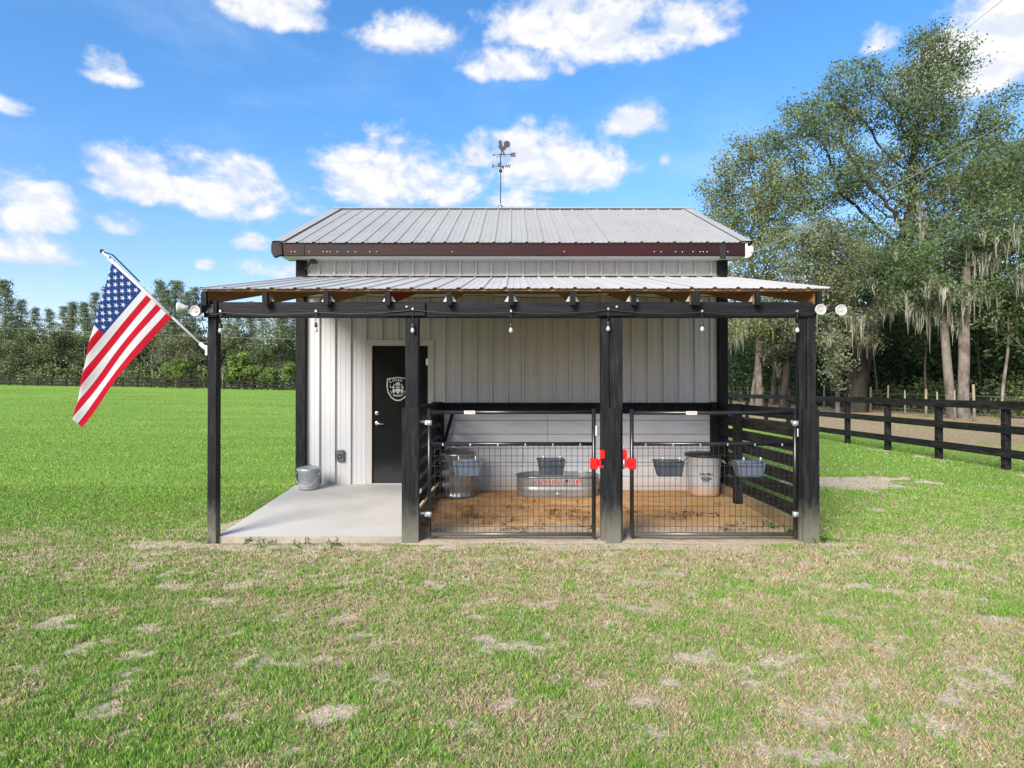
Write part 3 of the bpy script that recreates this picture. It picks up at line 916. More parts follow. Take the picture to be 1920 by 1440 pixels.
# ------------------------------------------------------------------ stall side fences
def slat_fence(name, label, x, s, post_ys, joint, bh=.124, th=.022):
    """Boards run from the wall to the front post; s = side of the posts that carries the boards."""
    f = empty(name, (x, -1.4, 0), label, 'fence')
    segs = [(-2.74, joint), (joint, -.08)]
    for k in range(7):
        z1 = 1.318 - .165 * k
        for y0, y1 in segs:
            j = random.uniform(-.006, .006)
            part('board', 'fence_black', f, lambda m: m.box(x, x + th, y0 + .004, y1 - .004, z1 - bh + j, z1 + j, .003))
    for y in post_ys:
        part('post', 'black_wood', f, lambda m: m.box(x - s * .098 if s > 0 else x + .038, x - .002 if s > 0 else x + .136, y - .05, y + .05, -.05, 1.335, .004))
    for y0, y1 in segs:
        part('kick_board', 'kick_board', f, lambda m: m.box(x - .002, x + .024, y0 + .004, y1 - .004, -.04, .178, .003))
    return f
right_fence = slat_fence('stall_fence', 'black slatted fence closing the right side of the stalls', 2.955, 1, (-1.05, -.13), -1.05)
divider = slat_fence('stall_divider', 'black slatted divider between concrete pad and stalls', -1.06, 1, (-1.05,), -1.05, .106, .014)
part('end_post', 'black_wood', divider, lambda m: m.box(-1.155, -.995, -.17, -.062, -.02, 1.335, .004))
part('brace', 'black_wood', divider, lambda m: m.beam((-.86, -.10, 1.17), (-.975, -.16, .72), .05, .03))
part('top_strip', 'trim_grey', divider, lambda m: m.box(-1.075, -1.018, -2.70, -.18, 1.322, 1.336))

# ------------------------------------------------------------------ gates
def gate(x0, x1, ztop, label, plate_x, hinge_side):
    y = -2.79
    g = empty('stall_gate', ((x0 + x1) / 2, y, .03), label, 'gate', 'tube gates of the stalls')
    r = .0205
    z0, zm = .068, .975
    for x in (x0, x1):
        part('upright', 'gate_black', g, lambda m: m.tube([(x, y, z0 - .03), (x, y, ztop + .035)], r, 14))
    for z in (z0, zm, ztop):
        part('rail', 'gate_black', g, lambda m: m.tube([(x0 + r, y, z), (x1 - r, y, z)], r * .95, 14))
    n = int(round((x1 - x0) / .0545))
    for i in range(1, n):
        x = x0 + (x1 - x0) * i / n
        part('wire', 'mesh_wire', g, lambda m: m.tube([(x, y - .004, z0 + .01), (x, y - .004, zm - .012)], .0024, 5, False))
    for i in range(1, 9):
        z = zm - .02 - i * .101
        if z > z0 + .03:
            part('wire', 'mesh_wire', g, lambda m: m.tube([(x0 + .01, y + .002, z), (x1 - .01, y + .002, z)], .0024, 5, False))
    hx, s = (x0, -1) if hinge_side < 0 else (x1, 1)
    for z in (ztop - .105, .27):
        h = part('hinge', 'zinc', g, lambda m: (m.lathe([(.0215, -.026), (.027, -.026), (.027, .026), (.0215, .026)], (hx, y, z), 14), m.tube([(hx + s * .02, y - .004, z + .004), (hx + s * .115, y - .004, z + .012)], .009, 8), m.box(hx + s * .03 - .012, hx + s * .03 + .012, y - .022, y + .012, z - .018, z + .026)))
        part('nut', 'zinc', h, lambda m: m.lathe([(0, -.016), (.015, -.016), (.015, .016), (0, .016)], (hx + s * .075, y - .004, z + .009), 6, 'X', False))
    for i in range(6):
        x = x0 + (x1 - x0) * (i + .5) / 6
        part('mesh_clip', 'zinc', g, lambda m: m.box(x - .006, x + .006, y - .022, y - .016, zm - .016, zm + .006))
    pl = part('label_plate', 'lettering_white', g, lambda m: m.box(plate_x - .055, plate_x + .055, y - .0235, y - .0195, ztop - .017, ztop + .017))
    text_mb('TARTER', .026, (plate_x, y - .0245, ztop), .0004).build('letter', 'lettering_red', pl)
    return g
g1 = gate(-.832, .822, 1.293, 'black tube and wire gate left of the middle post, tank behind it', -.425, -1)
part('sticker', 'lettering_white', g1, lambda m: m.box(.836, .850, -2.812, -2.809, 1.06, 1.16))
g2 = gate(1.205, 2.846, 1.287, 'black tube and wire gate on the right, white bin behind it', 1.80, 1)
part('sticker', 'lettering_white', g2, lambda m: m.box(2.86, 2.874, -2.812, -2.809, 1.05, 1.13))

def latch(x, s, label):
    """Red latch: block round the gate upright, arm and striker on the post."""
    y = -2.795
    z = CAM_H - (868 - 727) / 185
    l = empty('gate_latch', (x, y, z), label, 'latch', 'red gate latches')
    part('clamp', 'latch_red', l, lambda m: m.box(x - .036, x + .036, y - .04, y + .03, z - .055, z + .055, .006))
    part('arm', 'latch_red', l, lambda m: m.box(min(x + s * .036, x + s * .105), max(x + s * .036, x + s * .105), y - .028, y - .008, z - .022, z + .045, .003))
    part('striker', 'latch_red', l, lambda m: m.box(x + s * .082 - .024, x + s * .082 + .024, y - .05, y - .029, z + .052, z + .142, .006))
    part('spring', 'zinc', l, lambda m: (m.tube([(x + s * .088, y - .032, z - .05), (x + s * .088, y - .032, z + .05)], .011, 8), m.tube([(x + s * .075, y - .036, z + .142), (x + s * .098, y - .036, z + .178)], .005, 6)))
    part('lug', 'latch_red', l, lambda m: m.box(x + s * .062 - .014, x + s * .062 + .03, y - .046, y - .03, z - .038, z - .012, .002))
latch(.822, 1, 'red latch clamped to the left gate beside the middle post')
latch(1.205, -1, 'red latch clamped to the right gate beside the middle post')

# ------------------------------------------------------------------ feeders hooked on the gates
def feeder(x, ztop, material, label, yaw=0.0):
    y = -2.775
    f = empty('hook_feeder', (x, y, ztop - .15), label, 'feeder', 'hook-over feeders on the gates')
    t, b, h, d = .137, .108, .148, .20
    # open tub: outer and inner shells
    O = [(-t, 0, h), (t, 0, h), (t, d, h), (-t, d, h), (-b, .01, 0), (b, .01, 0), (b, d * .72, 0), (-b, d * .72, 0)]
    w = .006
    I = [(-t + w, w, h), (t - w, w, h), (t - w, d - w, h), (-t + w, d - w, h), (-b + w, .01 + w, w), (b - w, .01 + w, w), (b - w, d * .72 - w, w), (-b + w, d * .72 - w, w)]
    vs = [(x + p[0], y + p[1], ztop - h + p[2]) for p in O + I]
    fs = [(0, 4, 5, 1), (1, 5, 6, 2), (2, 6, 7, 3), (3, 7, 4, 0), (4, 7, 6, 5), (8, 9, 13, 12), (9, 10, 14, 13), (10, 11, 15, 14), (11, 8, 12, 15), (12, 13, 14, 15),
          (0, 1, 9, 8), (1, 2, 10, 9), (2, 3, 11, 10), (3, 0, 8, 11)]
    part('tub', material, f, lambda m: m.add(vs, fs))
    part('rim', material, f, lambda m: m.tube([(x - t, y, ztop), (x + t, y, ztop), (x + t, y + d, ztop), (x - t, y + d, ztop), (x - t, y, ztop)], .007, 6))
    for s in (-1, 1):
        part('rib', material, f, lambda m: m.beam((x + s * t * .97, y - .004, ztop), (x + s * b * .97, y + .004, ztop - h), .022, .008, (0, 1, 0)))
        hx = x + s * .085
        part('hook', 'zinc', f, lambda m: m.tube([(hx, y + .005, ztop - .04), (hx, y + .005, ztop + .045), (hx, y - .010, ztop + .058), (hx, y - .024, ztop + .048), (hx, y - .024, ztop + .012)], .0055, 6))
feeder((877 - 960) / 184, .795, 'feeder_blue', 'grey-blue feeder on the left gate before the galvanized trash can')
feeder((1033 - 960) / 184, .806, 'feeder_plastic', 'dark grey feeder on the left gate above the stock tank')
feeder((1254 - 960) / 184, .790, 'feeder_plastic', 'dark grey feeder on the right gate beside its red latch')
feeder((1404 - 960) / 184, .785, 'feeder_blue', 'blue-grey feeder on the right gate before the slatted fence')

# ------------------------------------------------------------------ trash can, bin, tank, bucket
def trash_can():
    c = (-.735, -.55, .045)
    o = empty('trash_can', c, 'ribbed galvanized trash can with domed lid inside the left stall', 'trash can')
    def rip(j, k):
        return .018 * (1 if (k % 4) < 2 else -1) if 3 <= j <= 8 else 0
    part('body', 'galvanized', o, lambda m: m.lathe([(0, .01), (.20, .01), (.215, 0), (.218, .045), (.209, .055), (.213, .10), (.216, .2), (.220, .3), (.224, .4), (.227, .47), (.234, .50), (.238, .51), (.234, .525), (.238, .54), (.234, .555), (.242, .575), (.246, .585)], c, 72, ripple=rip))
    part('lid', 'galvanized', o, lambda m: m.lathe([(.252, .572), (.256, .592), (.252, .610), (.235, .614), (.228, .622), (.15, .650), (.06, .664), (0, .667)], c, 48))
    part('lid_handle', 'galvanized', o, lambda m: m.tube([(c[0] - .06, c[1], c[2] + .662), (c[0] - .05, c[1], c[2] + .69), (c[0] + .05, c[1], c[2] + .69), (c[0] + .06, c[1], c[2] + .662)], .006, 8))
    for s in (-1, 1):
        part('side_handle', 'galvanized', o, lambda m: m.tube([(c[0] + s * .235, c[1] - .05, c[2] + .50), (c[0] + s * .262, c[1] - .045, c[2] + .46), (c[0] + s * .262, c[1] + .045, c[2] + .46), (c[0] + s * .235, c[1] + .05, c[2] + .50)], .007, 8))
trash_can()

def bin_():
    c = (2.665, -.42, .045)
    o = empty('feed_bin', c, 'white round plastic bin with black lid in the corner of the right stall', 'bin')
    part('body', 'can_white', o, lambda m: m.lathe([(0, .004), (.185, .004), (.200, .012), (.206, .05), (.222, .30), (.236, .53), (.246, .545), (.246, .565)], c, 56))
    part('lid', 'can_lid', o, lambda m: m.lathe([(.248, .548), (.262, .552), (.264, .572), (.250, .590), (.225, .588), (.21, .596), (.10, .606), (0, .608)], c, 56))
    for s in (-1, 1):
        part('side_handle', 'can_white', o, lambda m: m.tube([(c[0] + s * .232, c[1] - .06, c[2] + .50), (c[0] + s * .282, c[1] - .05, c[2] + .45), (c[0] + s * .282, c[1] + .05, c[2] + .45), (c[0] + s * .232, c[1] + .06, c[2] + .50)], .012, 8))
    def wrap(m, bottom, top):
        vs = []
        for x, y, z in m.v:
            u = (x - c[0]) / .225 - .16
            rr = .2085 + (z - c[2]) * .0585 + .0022
            vs.append((c[0] + rr * math.sin(u), c[1] - rr * math.cos(u), z))
        m.v = vs
        return m
    wrap(text_mb('Rule Killa !', .040, (c[0], c[1], c[2] + .325), .0003, bold=.0012), 0, 0).build('letter', 'lettering_black', o)
    for i, (x, z, r) in enumerate(((-.05, .268, .021), (-.012, .272, .023), (.028, .270, .022), (.06, .262, .016), (-.02, .238, .022), (.022, .238, .02))):
        mb = MB()
        a, b = ell(0, 0, r, r * .8), ell(0, 0, r * .5, r * .36)
        mb.add([(c[0] + x + p[0], 0, c[2] + z + p[1]) for p in a] + [(c[0] + x + p[0], 0, c[2] + z + p[1]) for p in b], [(k, k + 1, k + 1 + len(a), k + len(a)) for k in range(len(a) - 1)])
        wrap(mb, 0, 0).build('logo_ring', 'lettering_black', o)
    wrap(text_mb('-----------', .032, (c[0], c[1], c[2] + .205), .0003), 0, 0).build('letter', 'lettering_black', o)
bin_()

def tank():
    cx, cy, z0 = .635, -.37, .042
    o = empty('stock_tank', (cx, cy, z0), 'oval galvanized stock tank with red lettering on the clay floor', 'tank')
    hw, r = .285, .29
    def ring(rr, z, inset=0.0, n=20):
        pts = []
        for t in np.linspace(-90, 90, n):
            pts.append((cx + hw + (rr) * math.cos(R(t)), cy + rr * math.sin(R(t)), z))
        for t in np.linspace(90, 270, n):
            pts.append((cx - hw + (rr) * math.cos(R(t)), cy + rr * math.sin(R(t)), z))
        return pts
    def rev(m, prof):
        rows = [ring(rr, z0 + h) for rr, h in prof]
        m.sheet([r_ + [r_[0]] for r_ in rows])
        m.s = [True] * len(m.s)
    part('shell', 'tank_metal', o, lambda m: rev(m, [(r - .03, .004), (r - .012, 0), (r - .008, .03), (r - .008, .085), (r, .10), (r + .004, .118), (r, .136), (r - .012, .15), (r - .010, .17), (r - .004, .18), (r - .004, .275)]))
    part('rim', 'galvanized', o, lambda m: m.tube(ring(r + .002, z0 + .282) + ring(r + .002, z0 + .282)[:1], .0105, 8, False))
    part('inside', 'tank_metal', o, lambda m: rev(m, [(r - .008, .28), (r - .010, .20), (r - .03, .01)]))
    wtr = MB(); rg = ring(r - .012, z0 + .235); wtr.add(rg, [tuple(range(len(rg)))])
    wtr.build('water', 'tank_water', o)
    part('drain_plug', 'zinc', o, lambda m: (m.lathe([(0, -.016), (.016, -.016), (.020, 0)], (cx - .02, cy - r + .006, z0 + .062), 12, 'Y'), m.box(cx, cx + .03, cy - r - .008, cy - r + .008, z0 + .052, z0 + .066)))
    yl = cy - r + .0035
    lx = [-.265, -.160, -.058, .046, .168, .268]
    for ch, x in zip('TARTER', lx):
        text_mb(ch, .095, (cx - .015 + x, yl - .0012, z0 + .222), .001, bold=.007, squash=1.05).build('letter', 'lettering_white', o)
        text_mb(ch, .095, (cx - .015 + x, yl - .0040, z0 + .222), .001, bold=.0015, squash=1.05).build('letter', 'lettering_red', o)
    part('logo_block', 'lettering_navy', o, lambda m: m.box(cx + .085, cx + .125, yl - .004, yl - .001, z0 + .226, z0 + .252))
tank()

def bucket():
    c = (-2.835, -.37, .127)
    o = empty('lidded_bucket', c, 'grey metal bucket with lid at the corner of the concrete pad', 'bucket')
    part('body', 'galvanized_light', o, lambda m: m.lathe([(0, .008), (.120, .008), (.128, 0), (.132, .02), (.150, .232), (.155, .236), (.152, .242), (.156, .25), (.153, .258), (.158, .265)], c, 44))
    part('lid', 'galvanized_light', o, lambda m: m.lathe([(.159, .25), (.166, .256), (.168, .286), (.160, .292), (.150, .294), (.08, .318), (0, .324)], c, 44))
    part('lid_knob', 'rubber_black', o, lambda m: (m.tube([(c[0] - .025, c[1], c[2] + .315), (c[0] - .028, c[1], c[2] + .342)], .006, 6), m.tube([(c[0] + .018, c[1], c[2] + .317), (c[0] + .024, c[1], c[2] + .342)], .006, 6)))
    pts = [(c[0] + .160 * math.cos(R(a)), c[1] - .05 - .118 * math.sin(R(a)) ** .6 if 0 < a < 180 else c[1] - .05, c[2] + .225 - .165 * math.sin(R(a))) for a in range(0, 181, 12)]
    part('bail_handle', 'galvanized', o, lambda m: m.tube(pts, .0042, 6))
    for s in (-1, 1):
        part('ear', 'galvanized', o, lambda m: m.box(c[0] + s * .157 - .007, c[0] + s * .157 + .007, c[1] - .065, c[1] - .02, c[2] + .20, c[2] + .238))
bucket()

def outlet():
    x, z, y = (639.5 - 960) / 128.6, CAM_H - (854 - 727) / 128.6, -.004
    o = empty('outlet_box', (x, y, z - .085), 'grey weatherproof outlet cover on the siding left of the door', 'outlet')
    part('cover', 'outlet_grey', o, lambda m: m.box(x - .054, x + .054, y - .05, y, z - .082, z + .082, .010))
    part('hinge', 'outlet_grey', o, lambda m: m.tube([(x - .035, y - .05, z + .066), (x + .035, y - .05, z + .066)], .007, 8))
    part('face_ring', 'trim_grey', o, lambda m: m.lathe([(.022, -.053), (.034, -.055), (.040, -.05)], (x - .004, y, z - .012), 24, 'Y'))
outlet()

# ------------------------------------------------------------------ string lights along the beam
def string_lights():
    o = empty('string_light', (0, BY0 - .03, BZ0), 'black string light cable with clear bulbs hung along the porch beam', 'string light')
    px = [417, 595, 775, 958, 1139, 1314, 1491]
    y = BY0 - .036
    xs = [(p - 960) / 188.0 for p in px]
    zc = [BZ0 + .045 + (.022 if i in (2, 4) else 0) for i in range(7)]
    pts = []
    ends = [(-3.0, BZ0 + .04)] + list(zip(xs, zc)) + [(3.03, BZ0 + .05)]
    for (xa, za), (xb, zb) in zip(ends[:-1], ends[1:]):
        for t in np.linspace(0, 1, 9)[:-1]:
            pts.append((xa + (xb - xa) * t, y, za + (zb - za) * t - .022 * 4 * t * (1 - t)))
    pts.append((3.03, y, BZ0 + .05))
    part('cable', 'rubber_black', o, lambda m: m.tube(pts, .0055, 6))
    for i, (x, z) in enumerate(zip(xs, zc)):
        l = random.uniform(-.01, .012)
        zb = BZ0 - .055 + l
        part('drop_cord', 'rubber_black', o, lambda m: m.tube([(x, y, z), (x, y, zb)], .004, 6))
        part('cable_clip', 'zinc', o, lambda m: m.box(x - .008, x + .008, y - .006, y + .028, z + .004, z + .022))
        part('socket', 'rubber_black', o, lambda m: m.lathe([(.006, .0), (.014, -.006), (.016, -.04), (.013, -.048)], (x, y, zb), 14))
        part('bulb', 'bulb_glass', o, lambda m: m.lathe([(.011, -.046), (.012, -.053), (.0185, -.070), (.0195, -.081), (.014, -.094), (0, -.100)], (x, y, zb), 18))
string_lights()
def back_lights():
    o = empty('string_light', (0, -1.4, 2.5), 'dark string light cable with small lamps under the porch rafters', 'string light')
    xs = [-2.55, 1.42 + .55]
    z = pz(-1.4) - .19
    pts = [(x, -1.4, z - .015 * math.sin(x * 4)) for x in np.linspace(-3.0, 3.0, 40)]
    part('cable', 'rubber_black', o, lambda m: m.tube(pts, .004, 5))
    for x in (-2.55, 1.97):
        part('socket', 'rubber_black', o, lambda m: m.lathe([(.006, .0), (.022, -.008), (.024, -.05), (.012, -.07), (0, -.075)], (x, -1.4, z), 12))
back_lights()
def hanging_blue():
    x, y = (1138 - 960) / 183, -2.45
    z = pz(y) - .04
    o = empty('blue_fitting', (x, y, z - .14), 'blue capped cream fitting hung under the porch roof', 'fitting')  # hanging object of unknown use: blue cap over a cream stem
    part('cap', 'blue_plastic', o, lambda m: m.lathe([(0, 0), (.05, 0), (.052, -.012), (.046, -.06), (0, -.062)], (x, y, z + .02), 20))
    part('stem', 'cream_plastic', o, lambda m: (m.lathe([(0, -.062), (.055, -.063), (.05, -.072), (.018, -.078), (.016, -.14), (0, -.14)], (x, y, z + .02), 16),))
hanging_blue()

# ------------------------------------------------------------------ flood lights
def flood(loc, heads, label):
    o = empty('flood_light', loc, label, 'flood light', 'twin flood lights on the porch corners')
    part('junction_box', 'rubber_black', o, lambda m: (m.lathe([(0, -.05), (.04, -.05), (.045, -.04), (.045, .03)], loc, 20, 'Y'), m.lathe([(.0, -.062), (.02, -.06), (.024, -.05)], (loc[0], loc[1], loc[2] + .02), 12, 'Y')))
    s_ = 1 if loc[0] > 0 else -1
    part('mount_plate', 'rubber_black', o, lambda m: m.box(min(loc[0] - s_ * .12, loc[0] + s_ * .03), max(loc[0] - s_ * .12, loc[0] + s_ * .03), BY0 - .012 - .015, BY0 - .024 + .016, loc[2] - .04, loc[2] + .045))
    for hx, hz, yaw in heads:
        c, s = math.cos(yaw), math.sin(yaw)
        p = Vector((loc[0] + hx, loc[1] - .06, loc[2] + hz))
        d = Vector((-s, -c, 0.0))
        def cone(m, prof):
            base = len(m.v)
            sx = d.cross(Vector((0, 0, 1))).normalized(); sy = Vector((0, 0, 1))
            n = 28
            vs, fs = [], []
            for r, h in prof:
                for k in range(n):
                    t = 2 * math.pi * k / n
                    vs.append(p + d * h + sx * (r * math.cos(t)) + sy * (r * math.sin(t)))
            for j in range(len(prof) - 1):
                for k in range(n):
                    fs.append((j * n + k, (j + 1) * n + k, (j + 1) * n + (k + 1) % n, j * n + (k + 1) % n))
            m.add(vs, fs, True)
        hd = part('lamp_head', 'lamp_white', o, lambda m: cone(m, [(0, -.09), (.022, -.088), (.026, -.055), (.049, -.012), (.053, 0), (.053, .011), (.046, .013), (.044, .006)]))
        part('lens', 'lamp_lens', hd, lambda m: cone(m, [(.044, .007), (.028, .003), (0, .002)]))
        part('diode', 'lamp_sensor', hd, lambda m: cone(m, [(.016, .006), (.010, .009), (0, .010)]))
        q = p - d * .09
        part('neck', 'rubber_black', o, lambda m: m.tube([(loc[0] + hx * .25, loc[1] - .02, loc[2]), tuple((q + Vector(loc)) / 2 + Vector((0, -.01, 0))), tuple(q)], .014, 8))
flood(((1552 - 960) / 190.0, BY0 - .05, CAM_H + (727 - 578) / 190.0), [(-.098, -.02, 0), (.102, -.025, .12)], 'twin white flood light on the right end of the porch beam')
flood(((376 - 960) / 190.0 - .01, BY0 - .05, CAM_H + (727 - 578) / 190.0), [(-.012, -.035, .08), (-.175, .0, 1.35)], 'twin white flood light on the left end of the porch beam')
# ------------------------------------------------------------------ flag
def flag_mat():
    m, n, b, o = new_mat('flag_cloth')
    uv = n.n('ShaderNodeUVMap').outputs[0]
    s = n.n('ShaderNodeSeparateXYZ'); n.put(s.inputs[0], uv)
    u, v = s.outputs[0], s.outputs[1]          # u along the fly, v up the hoist, both 0..1
    stripe = n.m('FLOORED_MODULO', n.m('FLOOR', n.m('MULTIPLY', v, 13.0)), 2.0)
    c = n.mix(n.m('GREATER_THAN', stripe, .5), (.36, .003, .017), (.47, .475, .50))
    canton = n.m('MULTIPLY', n.m('LESS_THAN', u, .4), n.m('GREATER_THAN', v, 6.0 / 13.0))
    # stars: two interleaved grids in the canton (6 x 5 and 5 x 4)
    cu = n.m('MULTIPLY', u, 1.0 / .4)
    cv = n.m('MULTIPLY', n.m('SUBTRACT', v, 6.0 / 13.0), 13.0 / 7.0)
    star = None
    for nx, ny, ox, oy in ((6, 5, 0, 0), (5, 4, 1, 1)):
        gx = n.m('SUBTRACT', n.m('MULTIPLY', cu, 6.0), .5 * ox)
        gy = n.m('SUBTRACT', n.m('MULTIPLY', cv, 5.0), .5 * oy)
        fx = n.m('MULTIPLY', n.m('SUBTRACT', n.m('FRACT', gx), .5), .4 * 1.9 / 6.0)
        fy = n.m('MULTIPLY', n.m('SUBTRACT', n.m('FRACT', gy), .5), 7.0 / 13.0 / 5.0)
        rr = n.m('SQRT', n.m('ADD', n.m('MULTIPLY', fx, fx), n.m('MULTIPLY', fy, fy)))
        th = n.m('ARCTAN2', fx, fy)
        ph = n.m('ABSOLUTE', n.m('SUBTRACT', n.m('FLOORED_MODULO', n.m('ADD', th, math.pi / 5), 2 * math.pi / 5), math.pi / 5))
        inside = n.m('LESS_THAN', n.m('MULTIPLY', rr, n.m('COSINE', n.m('SUBTRACT', R(72), ph))), .0345 * math.cos(R(72)))
        ok = n.m('MULTIPLY', n.m('GREATER_THAN', gx, 0.0), n.m('LESS_THAN', gx, float(nx)))
        ok = n.m('MULTIPLY', ok, n.m('MULTIPLY', n.m('GREATER_THAN', gy, 0.0), n.m('LESS_THAN', gy, float(ny))))
        inside = n.m('MULTIPLY', inside, ok)
        star = inside if star is None else n.m('MAXIMUM', star, inside)
    blue = n.mix(star, (.008, .034, .145), (.48, .485, .51))
    c = n.mix(canton, c, blue)
    n.put(b.inputs['Base Color'], c)
    b.inputs['Roughness'].default_value = .8
    b.inputs['Specular IOR Level'].default_value = .15
    tr = n.n('ShaderNodeBsdfTranslucent'); n.put(tr.inputs['Color'], c)
    ms = n.n('ShaderNodeMixShader'); ms.inputs[0].default_value = .3
    t = m.node_tree
    t.links.new(b.outputs[0], ms.inputs[1]); t.links.new(tr.outputs[0], ms.inputs[2]); t.links.new(ms.outputs[0], o.inputs['Surface'])
flag_mat()

def flag():
    s = 188.0
    P = lambda px, py: ((px - 960) / s, CAM_H + (727 - py) / s)
    Y = -2.83
    tip, foot = P(192, 472), P(387, 656)
    o = empty('flag', (foot[0], Y, foot[1]), 'red white and blue striped flag on a white pole from the left post', 'flag')
    part('pole', 'pole_white', o, lambda m: m.tube([(foot[0], Y, foot[1]), (tip[0], Y - .02, tip[1])], .0125, 12))
    part('pole_cap', 'trim_grey', o, lambda m: m.lathe([(0, .0), (.016, .004), (.018, .02), (.016, .034), (0, .038)], (tip[0] - .008, Y - .02, tip[1] - .012), 12))
    part('swivel_wire', 'trim_grey', o, lambda m: m.tube([(tip[0] + .02, Y - .03, tip[1] - .005), (P(212, 478)[0], Y - .03, P(212, 478)[1]), (P(262, 528)[0], Y - .026, P(262, 528)[1])], .007, 6))
    part('bracket', 'pole_white', o, lambda m: (m.box(foot[0] - .006, foot[0] + .016, Y - .035, Y + .035, foot[1] - .055, foot[1] + .045, .003), m.tube([(foot[0], Y, foot[1]), (foot[0] - .07, Y, foot[1] + .065)], .021, 12)))
    top, low = Vector(P(202, 483)), Vector(P(322, 594))       # hoist edge: canton corner and foot of the stripes
    fly = (Vector(P(150, 797)) - low) * 1.03
    fa, fb = Vector(P(207, 489)), Vector(P(129, 776))         # the upper edge hangs and turns back along this line
    fd = (fb - fa).normalized(); fl = Vector((-fd.y, fd.x))
    if fl.x > 0: fl = -fl
    nu, nv = 90, 60
    vs, uvs = [], []
    for j in range(nv + 1):
        for i in range(nu + 1):
            u, v = i / nu, j / nv                              # v = 0 at the foot of the hoist
            h = low + (top - low) * v
            p = h + fly * u
            rel = p - fa
            sdist = rel.dot(fl)
            y = Y - .018 - .045 * math.sin(u * 5.0 + v * 2.2) * u - .032 * math.sin(v * 10 + u * 4) * min(1.0, u * 1.6) - .010 * math.sin(v * 23 - u * 9) * u
            r0 = .035
            if sdist > -r0:
                a = sdist + r0
                along = p - fl * sdist
                th = min(a / r0, math.pi)
                off = -r0 + r0 * math.sin(th)
                back = r0 * (1 - math.cos(th))
                rest = a - r0 * math.pi
                if rest > 0:
                    # behind the front face it falls in loose pleats
                    off = -r0 - rest * .03 - .012 * math.sin(rest * 22)
                    back += rest * .55 + .03 * (1 - math.cos(rest * 18))
                    along = along + Vector((0, -.02 * rest))
                p = along + fl * off
                y += back
            vs.append((p.x, y, p.y))
            uvs.append((u, v))
    mb = MB()
    fs = [(j * (nu + 1) + i, j * (nu + 1) + i + 1, (j + 1) * (nu + 1) + i + 1, (j + 1) * (nu + 1) + i) for j in range(nv) for i in range(nu)]
    mb.add(vs, fs, True)
    cl = mb.build('cloth', 'flag_cloth', o)
    uvl = cl.data.uv_layers.new(name='UVMap')
    for lp in cl.data.loops:
        uvl.data[lp.index].uv = uvs[lp.vertex_index]
    part('hem', 'lettering_white', o, lambda m: m.beam((top.x, Y - .022, top.y), (low.x, Y - .022, low.y), .006, .032, (0, 1, 0)) if False else m.tube([(top.x, Y - .01, top.y), (low.x, Y - .006, low.y)], .0175, 10))
    for q in (.02, .97):
        h = top + (low - top) * q
        part('clip', 'trim_grey', o, lambda m: m.tube([(h.x, Y - .028, h.y), (h.x + .02, Y - .028, h.y + .02)], .006, 6))
flag()

